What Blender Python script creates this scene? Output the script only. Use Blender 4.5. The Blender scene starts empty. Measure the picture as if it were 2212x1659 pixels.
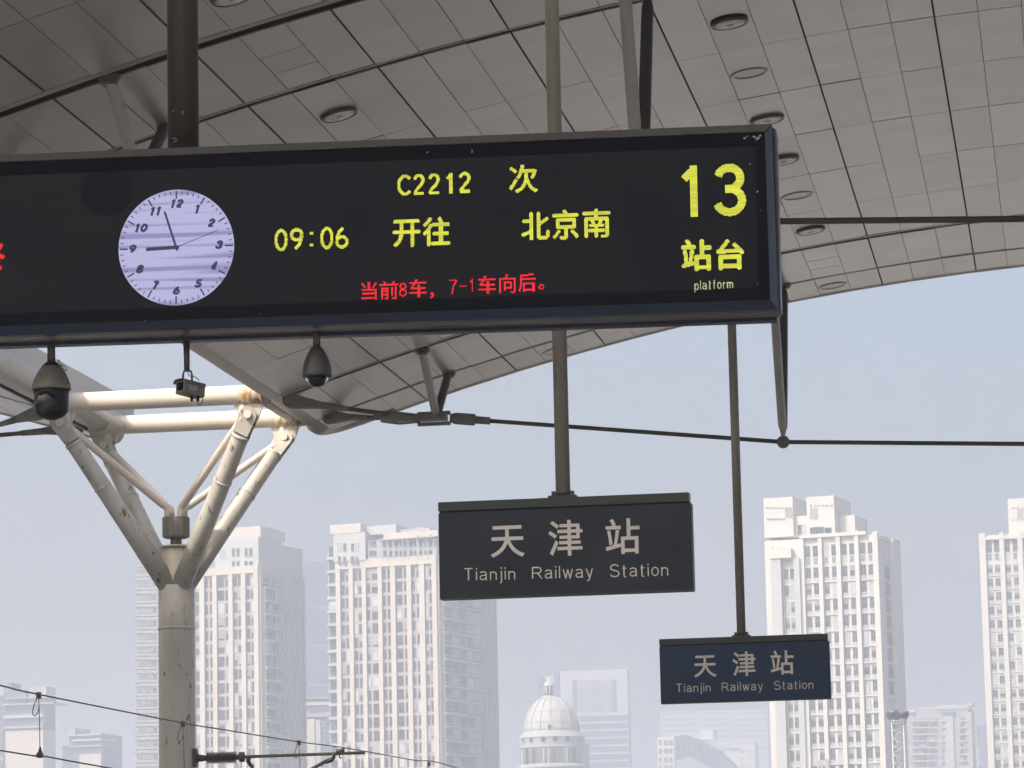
import bpy, bmesh, math, random
from mathutils import Vector, Matrix
from mathutils.bvhtree import BVHTree
random.seed(7)
C = bpy.context.scene.collection
scene = bpy.context.scene

# ------------------------------------------------------------------ camera
F, CX, CY = 7600.0, 1106.0, 829.5          # focal length and centre for a 2212 px wide view
CAM = Vector((0, 0, 1.6))
yc = Vector((1237, -1179.5, -F)).normalized()
zc = Vector((-.021, 1, (1237 * -.021 - 1179.5) / F)); zc = (zc - yc * zc.dot(yc)).normalized()
xc = yc.cross(zc)
ROT = Matrix((xc, yc, zc))                 # world <- camera
cam_d = bpy.data.cameras.new('camera'); cam = bpy.data.objects.new('camera', cam_d); C.objects.link(cam)
cam.matrix_world = Matrix.Translation(CAM) @ ROT.to_4x4()
cam_d.sensor_width = 36; cam_d.lens = 36 * F / 2212.0
cam_d.clip_start = .5; cam_d.clip_end = 12000
scene.camera = cam

# ------------------------------------------------------------------ light
SUN_EL, SUN_AZ = math.radians(46), math.radians(219)   # azimuth clockwise from +Y
world = bpy.data.worlds.new('World'); scene.world = world; world.use_nodes = True
wn = world.node_tree.nodes; wl = world.node_tree.links; wn.clear()
sky = wn.new('ShaderNodeTexSky'); sky.sky_type = 'NISHITA'; sky.sun_disc = False
sky.sun_elevation = SUN_EL; sky.sun_rotation = SUN_AZ
sky.air_density = 1.0; sky.dust_density = 7.5; sky.ozone_density = 1.5
bg = wn.new('ShaderNodeBackground'); bg.inputs[1].default_value = .15
wo = wn.new('ShaderNodeOutputWorld')
wl.new(sky.outputs[0], bg.inputs[0]); wl.new(bg.outputs[0], wo.inputs[0])
sd = bpy.data.lights.new('sun', 'SUN'); sun = bpy.data.objects.new('sun', sd); C.objects.link(sun)
sd.energy = 2.7; sd.angle = math.radians(.55); sd.color = (1, .93, .82)
sv = Vector((math.sin(SUN_AZ) * math.cos(SUN_EL), math.cos(SUN_AZ) * math.cos(SUN_EL), math.sin(SUN_EL)))
sun.rotation_euler = sv.to_track_quat('Z', 'Y').to_euler()
scene.view_settings.view_transform = 'Standard'; scene.view_settings.look = 'None'
scene.view_settings.exposure = .68; scene.view_settings.gamma = 1
scene.view_settings.use_curve_mapping = False
EXPO = 1.48                                   # screens are set against this exposure
scene.cycles.max_bounces = 7; scene.cycles.diffuse_bounces = 4; scene.cycles.volume_bounces = 1
scene.cycles.use_denoising = True

# ------------------------------------------------------------------ pixel helpers (view coordinates 2212 x 1659)
def ray(x, y): return ROT @ Vector((x - CX, -(y - CY), -F))
def atY(x, y, Y): d = ray(x, y); return CAM + d * (Y / d.y)
def atX(x, y, X): d = ray(x, y); return CAM + d * (X / d.x)
def crop(ox, oy, s):                          # zoomed crop of the photograph -> view coordinates
    return lambda zx, zy: ((ox + zx / s) / 1.2346, (oy + zy / s) / 1.2346)

# ------------------------------------------------------------------ materials
def nt(m): return m.node_tree.nodes, m.node_tree.links
def mat(name, col, rough=.6, metal=0, spec=.5, noise=0, nscale=3, nstretch=(1, 1, 1), col2=None, vary=0,
        emit=None, estr=1, bump=0, bscale=40, coat=0):
    m = bpy.data.materials.new(name); m.use_nodes = True
    n, l = nt(m); b = n['Principled BSDF']
    b.inputs['Base Color'].default_value = (*col, 1); b.inputs['Roughness'].default_value = rough
    b.inputs['Metallic'].default_value = metal; b.inputs['Specular IOR Level'].default_value = spec
    b.inputs['Coat Weight'].default_value = coat
    src = None
    if noise or vary:
        tc = n.new('ShaderNodeTexCoord'); mp = n.new('ShaderNodeMapping'); mp.inputs['Scale'].default_value = nstretch
        l.new(tc.outputs['Object'], mp.inputs[0])
        oi = n.new('ShaderNodeObjectInfo')
        ad = n.new('ShaderNodeVectorMath'); ad.operation = 'ADD'
        sc = n.new('ShaderNodeVectorMath'); sc.operation = 'SCALE'; sc.inputs['Scale'].default_value = 37
        cv = n.new('ShaderNodeCombineXYZ')
        for i in range(3): l.new(oi.outputs['Random'], cv.inputs[i])
        l.new(cv.outputs[0], sc.inputs[0]); l.new(mp.outputs[0], ad.inputs[0]); l.new(sc.outputs[0], ad.inputs[1])
        nz = n.new('ShaderNodeTexNoise'); nz.inputs['Scale'].default_value = nscale; nz.inputs['Detail'].default_value = 6
        nz.inputs['Roughness'].default_value = .6
        l.new(ad.outputs[0], nz.inputs['Vector'])
        rp = n.new('ShaderNodeValToRGB'); rp.color_ramp.elements[0].position = .3; rp.color_ramp.elements[1].position = .72
        c2 = col2 or tuple(c * (1 - noise) for c in col)
        rp.color_ramp.elements[0].color = (*c2, 1); rp.color_ramp.elements[1].color = (*col, 1)
        l.new(nz.outputs['Fac'], rp.inputs[0]); src = rp.outputs[0]
        if vary:
            mx = n.new('ShaderNodeMix'); mx.data_type = 'RGBA'; mx.blend_type = 'MULTIPLY'; mx.inputs[0].default_value = 1
            mr = n.new('ShaderNodeMapRange'); mr.inputs['To Min'].default_value = 1 - vary; mr.inputs['To Max'].default_value = 1
            l.new(oi.outputs['Random'], mr.inputs[0]); l.new(src, mx.inputs[6]); l.new(mr.outputs[0], mx.inputs[7]); src = mx.outputs[2]
        l.new(src, b.inputs['Base Color'])
    if bump:
        tc2 = n.new('ShaderNodeTexCoord'); nb = n.new('ShaderNodeTexNoise'); nb.inputs['Scale'].default_value = bscale
        l.new(tc2.outputs['Object'], nb.inputs['Vector'])
        bp = n.new('ShaderNodeBump'); bp.inputs['Strength'].default_value = bump; bp.inputs['Distance'].default_value = .02
        l.new(nb.outputs['Fac'], bp.inputs['Height']); l.new(bp.outputs[0], b.inputs['Normal'])
    if emit:
        b.inputs['Emission Color'].default_value = (*emit, 1); b.inputs['Emission Strength'].default_value = estr / EXPO
    return m

def patches(m, col, scale, lo, hi, stretch=(1, 1, 1), detail=8, edge=.04, seed=0):
    """flakes, rust or stains laid over a material's own colour"""
    n, l = nt(m); b = n['Principled BSDF']; bc = b.inputs['Base Color']
    tc = n.new('ShaderNodeTexCoord'); mp = n.new('ShaderNodeMapping'); mp.inputs['Scale'].default_value = stretch
    mp.inputs['Location'].default_value = (seed, seed * 1.7, seed * .3)
    nz = n.new('ShaderNodeTexNoise'); nz.inputs['Scale'].default_value = scale; nz.inputs['Detail'].default_value = detail
    nz.inputs['Roughness'].default_value = .65
    rp = n.new('ShaderNodeValToRGB'); rp.color_ramp.elements[0].position = lo; rp.color_ramp.elements[1].position = hi
    mx = n.new('ShaderNodeMix'); mx.data_type = 'RGBA'
    l.new(tc.outputs['Object'], mp.inputs[0]); l.new(mp.outputs[0], nz.inputs['Vector']); l.new(nz.outputs['Fac'], rp.inputs[0])
    l.new(rp.outputs[0], mx.inputs[0])
    if bc.is_linked: l.new(bc.links[0].from_socket, mx.inputs[6])
    else: mx.inputs[6].default_value = bc.default_value
    mx.inputs[7].default_value = (*col, 1)
    l.new(mx.outputs[2], bc)
    return m

M = {}
M['panel'] = mat('ceiling_panel_aluminium', (.50, .462, .435), rough=.29, metal=.35, noise=.16, nscale=1.0, nstretch=(.5, 1.2, 1), vary=.15, spec=.5)
M['backing'] = mat('ceiling_void', (.015, .015, .015), rough=.9)
M['band'] = mat('joint_band', (.50, .40, .34), rough=.5, noise=.45, nscale=2, nstretch=(.4, 3, 1))
M['roof'] = mat('roof_sheet', (.35, .35, .34), rough=.5, noise=.2)
M['edge'] = patches(mat('edge_beam_paint', (.50, .46, .40), rough=.4, noise=.15, nscale=.7, nstretch=(1, .3, 1)), (.33, .30, .22), 1.2, .55, .75, (1, .3, 1))
M['white'] = patches(patches(mat('white_steel_paint', (.62, .59, .52), rough=.42, noise=.14, nscale=1.3, nstretch=(1, 1, .35)),
                     (.12, .09, .07), 5.5, .60, .66, (1.2, 1.2, .55)), (.36, .34, .28), 2.2, .5, .8, (2, 2, .25), seed=3)
M['pipe'] = mat('cream_pipe_paint', (.74, .66, .55), rough=.55, noise=.10, nscale=.8)
M['rust'] = patches(patches(mat('rusting_paint', (.70, .62, .50), rough=.55, noise=.2, nscale=3), (.36, .17, .05), 3.5, .46, .58, (1, 1, .5)), (.16, .07, .03), 7, .6, .66, seed=5)
M['stain'] = patches(mat('stained_stub', (.66, .60, .50), rough=.5, noise=.2, nscale=2, nstretch=(3, 3, .3)), (.20, .11, .06), 6, .56, .64, (1.5, 1.5, .25), seed=2)
M['drum'] = mat('weathered_drum', (.21, .20, .16), rough=.6, noise=.45, nscale=4, nstretch=(5, 5, .3))
M['strut'] = mat('strut_paint', (.52, .50, .45), rough=.4, noise=.15, nscale=1)
M['strut_dark'] = mat('strut_dark_paint', (.045, .042, .04), rough=.4)
M['rod'] = mat('tie_rod_steel', (.085, .085, .055), rough=.45, noise=.3, nscale=2)
M['clevis'] = mat('clevis_steel', (.24, .23, .19), rough=.5, noise=.3, nscale=4)
M['post'] = patches(mat('hanger_post_paint', (.28, .255, .22), rough=.42, noise=.25, nscale=1.5, nstretch=(4, 4, .4), metal=.2), (.10, .05, .035), 3, .55, .72, (6, 6, .5))
M['thickpost'] = mat('thick_post_paint', (.045, .038, .032), rough=.38, noise=.3, nscale=2, nstretch=(4, 4, .4))
M['signface'] = mat('navy_sign_sheet', (.028, .036, .056), rough=.38, spec=.3, noise=.5, nscale=1.6)  # large noise in the colour stands in for dim reflections
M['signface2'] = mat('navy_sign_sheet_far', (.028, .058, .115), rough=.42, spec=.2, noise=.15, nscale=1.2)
M['signrail'] = mat('sign_rail', (.030, .042, .032), rough=.42, noise=.2, nscale=4)
M['signletter'] = mat('sign_letter_film', (.82, .76, .67), rough=.6, noise=.12, nscale=5)
M['casing'] = mat('board_frame', (.012, .023, .048), rough=.32, noise=.2, nscale=3, metal=.4)
M['brushed'] = mat('brushed_underside', (.30, .29, .29), rough=.38, noise=.6, nscale=3.0, nstretch=(1.0, 6, 6), metal=.6)
M['inner'] = mat('board_inner_border', (.0008, .002, .007), rough=.45, spec=.06, noise=.4, nscale=4)
M['screen'] = mat('screen_glass', (.006, .006, .009), rough=.42, spec=.12, noise=.5, nscale=2.2, nstretch=(1, 1, 1), col2=(.002, .0025, .009))
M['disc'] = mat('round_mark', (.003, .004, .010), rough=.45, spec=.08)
M['chip'] = mat('bare_chip', (.30, .30, .34), rough=.7)
M['black'] = mat('black_plastic', (.005, .005, .007), rough=.4, spec=.25)
M['camshell'] = mat('camera_shell', (.13, .12, .10), rough=.45, noise=.3, nscale=12)
M['camshell_dark'] = mat('dark_camera_shell', (.045, .043, .04), rough=.45, noise=.2, nscale=12)
M['lensglass'] = mat('camera_window', (.004, .005, .009), rough=.08)
M['lightring'] = mat('downlight_ring', (.07, .07, .065), rough=.35, metal=.5)
M['lightpale'] = mat('downlight_pale_ring', (.42, .40, .36), rough=.35, metal=.2)
M['bowl'] = mat('downlight_bowl', (.95, .91, .80), rough=.35, metal=0, noise=.55, nscale=9)
M['bowl2'] = mat('downlight_open_bowl', (.34, .36, .33), rough=.3, metal=.3)
M['platform'] = mat('platform_paving', (.36, .35, .33), rough=.8, noise=.2, nscale=.8)
M['ballast'] = mat('ground_ballast', (.23, .225, .215), rough=.95, noise=.3, nscale=.6)
M['rail'] = mat('rail_steel', (.20, .14, .10), rough=.5)
M['wire'] = mat('copper_wire', (.035, .04, .035), rough=.5)
M['ocsgreen'] = mat('galvanised_tube', (.12, .125, .075), rough=.45, noise=.25, nscale=4)
M['insul'] = mat('brown_insulator', (.12, .045, .03), rough=.3)
M['dirtclamp'] = mat('dark_clamp', (.04, .04, .03), rough=.5)
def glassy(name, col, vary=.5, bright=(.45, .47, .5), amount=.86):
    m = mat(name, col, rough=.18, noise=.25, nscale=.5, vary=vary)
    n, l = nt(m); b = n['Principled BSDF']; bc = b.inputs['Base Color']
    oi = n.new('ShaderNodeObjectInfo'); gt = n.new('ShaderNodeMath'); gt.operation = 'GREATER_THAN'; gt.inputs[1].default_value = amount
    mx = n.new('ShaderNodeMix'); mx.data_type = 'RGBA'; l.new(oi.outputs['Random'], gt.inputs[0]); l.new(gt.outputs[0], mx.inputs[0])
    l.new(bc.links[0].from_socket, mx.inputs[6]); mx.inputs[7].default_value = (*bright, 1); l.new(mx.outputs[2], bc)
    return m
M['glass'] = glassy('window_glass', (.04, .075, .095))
M['glass_dark'] = glassy('stair_window_glass', (.015, .045, .055), vary=.3, amount=2)
M['glass_pale'] = glassy('pale_curtained_glass', (.36, .38, .38), vary=.25, amount=2)
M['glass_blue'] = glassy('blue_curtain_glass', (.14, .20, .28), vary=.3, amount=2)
M['blind'] = mat('window_blind', (.40, .40, .38), rough=.8, noise=.2, nscale=.3, vary=.4)
M['wframe'] = mat('window_frame', (.28, .29, .29), rough=.5)
M['cream'] = mat('cream_stone', (.51, .462, .405), rough=.8, noise=.06, nscale=.1)
M['spandrel'] = mat('pink_spandrel', (.42, .36, .33), rough=.8, noise=.06, nscale=.1)
M['palegrey'] = mat('pale_grey_cladding', (.42, .43, .43), rough=.7, noise=.1, nscale=.15)
M['midgrey'] = mat('grey_cladding', (.33, .35, .36), rough=.7, noise=.12, nscale=.2)
M['ivory'] = mat('ivory_cladding', (.56, .535, .49), rough=.75, noise=.05, nscale=.1)
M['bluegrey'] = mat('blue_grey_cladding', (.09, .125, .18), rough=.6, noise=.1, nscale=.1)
M['domewhite'] = mat('dome_panels', (.46, .45, .42), rough=.6, noise=.07, nscale=.3)
M['domering'] = mat('dome_cornice', (.36, .38, .38), rough=.6)
M['mastwhite'] = mat('mast_paint', (.42, .43, .42), rough=.5)
M['lampdark'] = mat('floodlight', (.05, .055, .06), rough=.5)

def led(name, col, s):
    m = mat(name, (.01, .01, .01), rough=.6, emit=col, estr=s); n, l = nt(m); b = n['Principled BSDF']
    tc = n.new('ShaderNodeTexCoord'); mp = n.new('ShaderNodeMapping'); mp.inputs['Scale'].default_value = (6, 6, 60)
    nz = n.new('ShaderNodeTexNoise'); nz.inputs['Scale'].default_value = 1.5; nz.inputs['Detail'].default_value = 5
    mr = n.new('ShaderNodeMapRange'); mr.inputs['From Min'].default_value = .3; mr.inputs['From Max'].default_value = .7
    mr.inputs['To Min'].default_value = .72 * s / EXPO; mr.inputs['To Max'].default_value = 1.22 * s / EXPO
    l.new(tc.outputs['Object'], mp.inputs[0]); l.new(mp.outputs[0], nz.inputs['Vector']); l.new(nz.outputs['Fac'], mr.inputs[0]); l.new(mr.outputs[0], b.inputs['Emission Strength'])
    return m
M['led_y'] = led('led_yellow', (.80, .82, .06), 1.05)
M['led_r'] = led('led_red', (1.0, .002, .02), 1.1)
M['led_w'] = led('led_small_white', (.9, .9, .45), .8)
M['clockink'] = mat('clock_dark_pixels', (.01, .01, .03), rough=.6, emit=(.02, .02, .06), estr=1)

# clock face: lit lavender pixels with faint horizontal bands and column lines
m = bpy.data.materials.new('clock_face_light'); m.use_nodes = True; M['clockface'] = m
n, l = nt(m); b = n['Principled BSDF']; b.inputs['Base Color'].default_value = (.02, .02, .02, 1)
tc = n.new('ShaderNodeTexCoord'); sp = n.new('ShaderNodeSeparateXYZ'); l.new(tc.outputs['Object'], sp.inputs[0])
cm = n.new('ShaderNodeCombineXYZ'); mu = n.new('ShaderNodeMath'); mu.operation = 'MULTIPLY'; mu.inputs[1].default_value = 22
l.new(sp.outputs['Z'], mu.inputs[0]); l.new(mu.outputs[0], cm.inputs['Z'])
m2 = n.new('ShaderNodeMath'); m2.operation = 'MULTIPLY'; m2.inputs[1].default_value = .9; l.new(sp.outputs['X'], m2.inputs[0]); l.new(m2.outputs[0], cm.inputs['X'])
nz = n.new('ShaderNodeTexNoise'); nz.inputs['Scale'].default_value = 1.1; nz.inputs['Detail'].default_value = 1; l.new(cm.outputs[0], nz.inputs['Vector'])
rp = n.new('ShaderNodeValToRGB'); rp.color_ramp.elements[0].position = .40; rp.color_ramp.elements[1].position = .50
rp.color_ramp.elements[0].color = (.235, .23, .44, 1); rp.color_ramp.elements[1].color = (.42, .415, .66, 1)
l.new(nz.outputs['Fac'], rp.inputs[0])
sn = n.new('ShaderNodeMath'); sn.operation = 'SINE'; m3 = n.new('ShaderNodeMath'); m3.operation = 'MULTIPLY'; m3.inputs[1].default_value = 2 * math.pi / .0086
l.new(sp.outputs['X'], m3.inputs[0]); l.new(m3.outputs[0], sn.inputs[0])
mr = n.new('ShaderNodeMapRange'); mr.inputs['From Min'].default_value = -1; mr.inputs['To Min'].default_value = .82 / EXPO; mr.inputs['To Max'].default_value = 1.08 / EXPO
l.new(sn.outputs[0], mr.inputs[0]); l.new(mr.outputs[0], b.inputs['Emission Strength']); l.new(rp.outputs[0], b.inputs['Emission Color'])

# ------------------------------------------------------------------ mesh helpers
class MB:
    """collects shapes, each with a material index, into one mesh"""
    def __init__(s): s.v = []; s.f = []; s.mi = []; s.sm = []
    def face(s, idx, mi=0, sm=False): s.f.append(idx); s.mi.append(mi); s.sm.append(sm)
    def quad(s, a, b, c, d, mi=0):
        k = len(s.v); s.v += [tuple(a), tuple(b), tuple(c), tuple(d)]; s.face((k, k + 1, k + 2, k + 3), mi)
    def poly(s, pts, mi=0):
        k = len(s.v); s.v += [tuple(p) for p in pts]; s.face(tuple(range(k, k + len(pts))), mi)
    def box(s, lo, hi, mi=0, T=None):
        x0, y0, z0 = lo; x1, y1, z1 = hi; k = len(s.v)
        P = [(x0, y0, z0), (x1, y0, z0), (x1, y1, z0), (x0, y1, z0), (x0, y0, z1), (x1, y0, z1), (x1, y1, z1), (x0, y1, z1)]
        if T: P = [tuple(T(Vector(p))) for p in P]
        s.v += P
        for q in ((0, 3, 2, 1), (4, 5, 6, 7), (0, 1, 5, 4), (1, 2, 6, 5), (2, 3, 7, 6), (3, 0, 4, 7)): s.face(tuple(k + i for i in q), mi)
    def tube(s, pts, rad, seg=16, mi=0, caps=True, rz=1.0, sm=True):
        pts = [Vector(p) for p in pts]; n = len(pts)
        if not isinstance(rad, (list, tuple)): rad = [rad] * n
        k0 = len(s.v); prev = None
        for i, p in enumerate(pts):
            d = (pts[min(i + 1, n - 1)] - pts[max(i - 1, 0)]).normalized()
            ref = Vector((0, 0, 1)) if abs(d.z) < .95 else Vector((0, 1, 0))
            if prev is not None: a = (prev - d * prev.dot(d)).normalized()
            else: a = d.cross(ref).normalized()
            prev = a; b = a.cross(d).normalized()
            for j in range(seg):
                t = 2 * math.pi * j / seg
                s.v.append(tuple(p + (a * math.cos(t) + b * math.sin(t) * rz) * rad[i]))
        for i in range(n - 1):
            for j in range(seg):
                q = (j + 1) % seg
                s.face((k0 + i * seg + j, k0 + i * seg + q, k0 + (i + 1) * seg + q, k0 + (i + 1) * seg + j), mi, sm)
        if caps:
            s.face(tuple(k0 + j for j in reversed(range(seg))), mi); s.face(tuple(k0 + (n - 1) * seg + j for j in range(seg)), mi)
    def lathe(s, prof, c=(0, 0, 0), seg=24, mi=0, sm=True, axis=None):
        """prof: (radius, height) pairs round the z axis (or an axis vector)"""
        c = Vector(c); k0 = len(s.v)
        if axis is None: A, B, D = Vector((1, 0, 0)), Vector((0, 1, 0)), Vector((0, 0, 1))
        else:
            D = Vector(axis).normalized(); A = D.orthogonal().normalized(); B = D.cross(A)
        for r, h in prof:
            for j in range(seg):
                t = 2 * math.pi * j / seg
                s.v.append(tuple(c + D * h + A * (r * math.cos(t)) + B * (r * math.sin(t))))
        for i in range(len(prof) - 1):
            for j in range(seg):
                q = (j + 1) % seg
                s.face((k0 + i * seg + j, k0 + i * seg + q, k0 + (i + 1) * seg + q, k0 + (i + 1) * seg + j), mi, sm)
        s.face(tuple(k0 + j for j in reversed(range(seg))), mi); s.face(tuple(k0 + (len(prof) - 1) * seg + j for j in range(seg)), mi)
    def mesh(s, name, mats, off=(0, 0, 0), recalc=False):
        me = bpy.data.meshes.new(name); ox, oy, oz = off
        me.from_pydata([(x - ox, y - oy, z - oz) for x, y, z in s.v], [], s.f)
        for m_ in (mats if isinstance(mats, (list, tuple)) else [mats]): me.materials.append(m_)
        me.polygons.foreach_set('material_index', s.mi); me.polygons.foreach_set('use_smooth', s.sm); me.update()
        if recalc:
            bm = bmesh.new(); bm.from_mesh(me); bmesh.ops.recalc_face_normals(bm, faces=bm.faces); bm.to_mesh(me); bm.free()
        return me

def tag(o, label=None, cat=None, group=None, kind=None):
    if label: o['label'] = label
    if cat: o['category'] = cat
    if group: o['group'] = group
    if kind: o['kind'] = kind
    return o
def thing(name, label, cat, loc=(0, 0, 0), group=None):
    o = bpy.data.objects.new(name, None); C.objects.link(o); o.location = loc; o.empty_display_size = .2
    return tag(o, label, cat, group)
def link(name, me, parent=None, mw=None):
    o = bpy.data.objects.new(name, me); C.objects.link(o)
    if parent is not None: o.parent = parent
    if mw is not None: o.matrix_local = mw
    return o
def wl_(o):                                   # world location of a thing or of a part in a thing
    p = Vector(o.location); q = o.parent
    while q is not None: p += Vector(q.location); q = q.parent
    return p
def part(name, mb, mats, parent, recalc=False, **kw):
    """mesh given in world coordinates, linked under parent with its own origin at the parent's"""
    o = link(name, mb.mesh(name, mats, wl_(parent), recalc), parent)
    return tag(o, **kw)
def single(name, mb, mats, label, cat, loc, group=None, recalc=False):
    o = link(name, mb.mesh(name, mats, loc, recalc)); o.location = loc
    return tag(o, label, cat, group)
def struct(name, mb, mats):
    return tag(link(name, mb.mesh(name, mats)), kind='structure')

# letters drawn as strokes: polylines in a box one unit high, each (width, [strokes])
def arc(cx, cy, rx, ry, a0, a1, n=14): return [(cx + rx * math.cos(math.radians(a0 + (a1 - a0) * i / n)), cy + ry * math.sin(math.radians(a0 + (a1 - a0) * i / n))) for i in range(n + 1)]
W_ = .045                                     # half a stroke, in the pen's own units
def pen():
    e = W_; G = {}
    xh = .72
    G['T'] = (.62, [[(0, 1 - e), (.62, 1 - e)], [(.31, 1 - e), (.31, 0)]])
    G['i'] = (.09, [[(e, 0), (e, xh)], [(e, 1), (e, .87)]])
    G['l'] = (.09, [[(e, 0), (e, 1)]])
    G['j'] = (.18, [[(.135, xh), (.135, -.14)] + arc(.05, -.14, .085, .105, 0, -90, 6) + [(-.01, -.245)], [(.135, 1), (.135, .87)]])
    G['a'] = (.50, [arc(.235, .53, .19, .145, 165, 0, 10) + [(.425, .53), (.425, .12)] + [(.43, .05), (.47, 0)], [(.425, .42), (.25, .38)] + arc(.19, .21, .145, .165, 100, 270, 10) + [(.28, .06), (.38, .12), (.425, .22)]])
    G['n'] = (.44, [[(e, 0), (e, xh)], [(e, .45)] + arc(.225, .50, .17, .175, 165, 0, 10) + [(.395, 0)]])
    G['r'] = (.28, [[(e, 0), (e, xh)], [(e, .45)] + arc(.22, .50, .17, .175, 165, 75, 6)])
    G['m'] = (.68, [[(e, 0), (e, xh)], [(e, .45)] + arc(.19, .52, .15, .155, 165, 0, 8) + [(.34, 0)], [(.34, .45)] + arc(.485, .52, .15, .155, 165, 0, 8) + [(.635, 0)]])
    G['R'] = (.66, [[(e, 0), (e, 1)], [(e, 1 - e), (.38, 1 - e)] + arc(.38, .72, .2, .235, 90, -90, 10) + [(e, .485)], [(.30, .485), (.42, .40), (.62, 0)]])
    G['w'] = (.66, [[(.02, xh), (.18, 0), (.33, .68), (.48, 0), (.64, xh)]])
    G['y'] = (.46, [[(.02, xh), (.235, .03)], [(.44, xh), (.22, -.12)] + arc(.10, -.13, .1, .1, 0, -90, 6) + [(.04, -.235)]])
    G['S'] = (.62, [arc(.31, .735, .235, .22, 20, 90, 6) + arc(.31, .735, .235, .215, 90, 235, 10) + [(.42, .47)] + arc(.31, .27, .255, .23, 40, -90, 9) + arc(.31, .27, .265, .225, -90, -165, 6)])
    G['t'] = (.33, [[(.12, .92), (.12, .14)] + arc(.21, .14, .09, .1, 180, 270, 6) + [(.30, .04)], [(0, xh - e), (.33, xh - e)]])
    G['o'] = (.48, [arc(.24, .36, .195, .325, 0, 360, 24)])
    G['p'] = (.48, [[(e, -.25), (e, xh)], arc(.25, .36, .185, .325, 0, 360, 20)])
    G['f'] = (.32, [[(.11, 0), (.11, .85)] + arc(.21, .85, .10, .105, 180, 90, 6) + [(.30, .955)], [(0, xh - e), (.30, xh - e)]])
    # digits, heavier pen expected
    G['0'] = (.60, [arc(.30, .5, .22, .42, 0, 360, 28)])
    G['1'] = (.36, [[(.27, 0), (.27, 1)], [(.27, .93), (.16, .80), (.02, .72)]])
    G['1f'] = (.36, [[(.27, 0), (.27, 1)], [(.25, .90), (.02, .74)]])
    G['2'] = (.60, [arc(.30, .70, .22, .215, 170, -25, 14) + [(.42, .48), (.16, .22), (.08, .07)], [(.05, .07), (.56, .07)]])
    G['3'] = (.60, [arc(.28, .715, .21, .205, 165, -90, 14), [(.20, .51), (.28, .51)], arc(.28, .285, .235, .225, 90, -165, 14)])
    G['4'] = (.60, [[(.42, 0), (.42, .96), (.06, .30)], [(.03, .27), (.58, .27)]])
    G['5'] = (.60, [[(.53, .93), (.16, .93), (.10, .50)], arc(.28, .31, .24, .24, 130, -160, 16)])
    G['6'] = (.60, [arc(.30, .30, .215, .235, 0, 360, 22), [(.085, .30), (.10, .52), (.19, .76), (.36, .95)]])
    G['7'] = (.60, [[(.04, .93), (.54, .93)], [(.53, .90), (.34, .52), (.24, 0)]])
    G['8'] = (.60, [arc(.30, .74, .18, .19, 0, 360, 20), arc(.30, .28, .215, .225, 0, 360, 20)])
    G['9'] = (.60, [arc(.30, .70, .215, .235, 0, 360, 22), [(.515, .70), (.50, .48), (.41, .24), (.24, .05)]])
    G['C'] = (.60, [arc(.31, .5, .225, .42, 42, 318, 26)])
    G[':'] = (.16, [[(.08, .86), (.08, .74)], [(.08, .26), (.08, .14)]])
    G['-'] = (.60, [[(.02, .5), (.58, .5)]])
    return G
PEN = pen()
def seg_d(px, py, a, b_):
    dx, dy = b_[0] - a[0], b_[1] - a[1]; L = dx * dx + dy * dy
    t = ((px - a[0]) * dx + (py - a[1]) * dy) / L if L else 0
    if t < 0 or t > 1: return None, t
    ex, ey = a[0] + dx * t - px, a[1] + dy * t - py; return ex * ex + ey * ey, t
class StrokeGlyph:
    """inside test in real units; w x h is the box, hw half the stroke"""
    def __init__(s, ch, cu, cv, w, h, hw, shear=0):
        gw, st = PEN[ch]; pts = [p for q_ in st for p in q_]
        s.hw = hw; s.cu, s.cv, s.w, s.h = cu, cv, w, h
        # fit the pen line so that the stroke's outside touches the box
        flat = ch in 'Ti1ljTw'
        x0, x1 = min(p[0] for p in pts), max(p[0] for p in pts); y0, y1 = min(p[1] for p in pts), max(p[1] for p in pts)
        ax = (max(w - 2 * hw, 1e-6)) / max(x1 - x0, 1e-6) if x1 - x0 > .001 else 0
        my0 = hw if ch in '0235689CSoj-24y' else 0; my1 = hw if ch in '0235689C72TRSf5-anmrpo' else 0
        ay = (h - my0 - my1) / max(y1 - y0, 1e-6) if y1 - y0 > .001 else 0
        def m_(p):
            X = cu - w / 2 + hw + (p[0] - x0) * ax if ax else cu; Y = cv - h / 2 + my0 + (p[1] - y0) * ay if ay else cv
            return (X + shear * (Y - cv), Y)
        s.st = [[m_(p) for p in q_] for q_ in st]
        s.shear = abs(shear) * h / 2
        xs_ = [p[0] for q_ in s.st for p in q_]; ys_ = [p[1] for q_ in s.st for p in q_]
        s.bx = (min(xs_) - hw, max(xs_) + hw, min(ys_) - hw, max(ys_) + hw)
    def inside(s, x, y):
        h2 = s.hw * s.hw
        for q_ in s.st:
            for i in range(len(q_) - 1):
                d, t = seg_d(x, y, q_[i], q_[i + 1])
                if d is not None and d <= h2: return True
            for p in q_[1:-1]:
                if (p[0] - x) ** 2 + (p[1] - y) ** 2 <= h2: return True
        return False
def print_strokes(mb, sg, T, mi=0, rows=44, lv=.0012):
    """filled outline from thin horizontal runs"""
    x0, x1, y0, y1 = sg.bx; dy = (y1 - y0) / rows; nx = max(8, int((x1 - x0) / dy * 1.6)); dx = (x1 - x0) / nx
    for j in range(rows):
        y = y0 + (j + .5) * dy; run = None
        for i in range(nx + 1):
            on = i < nx and sg.inside(x0 + (i + .5) * dx, y)
            if on and run is None: run = i
            if not on and run is not None:
                a, b_ = x0 + run * dx, x0 + i * dx; mb.quad(T(a, y - dy / 2, lv), T(b_, y - dy / 2, lv), T(b_, y + dy / 2, lv), T(a, y + dy / 2, lv), mi); run = None
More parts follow.
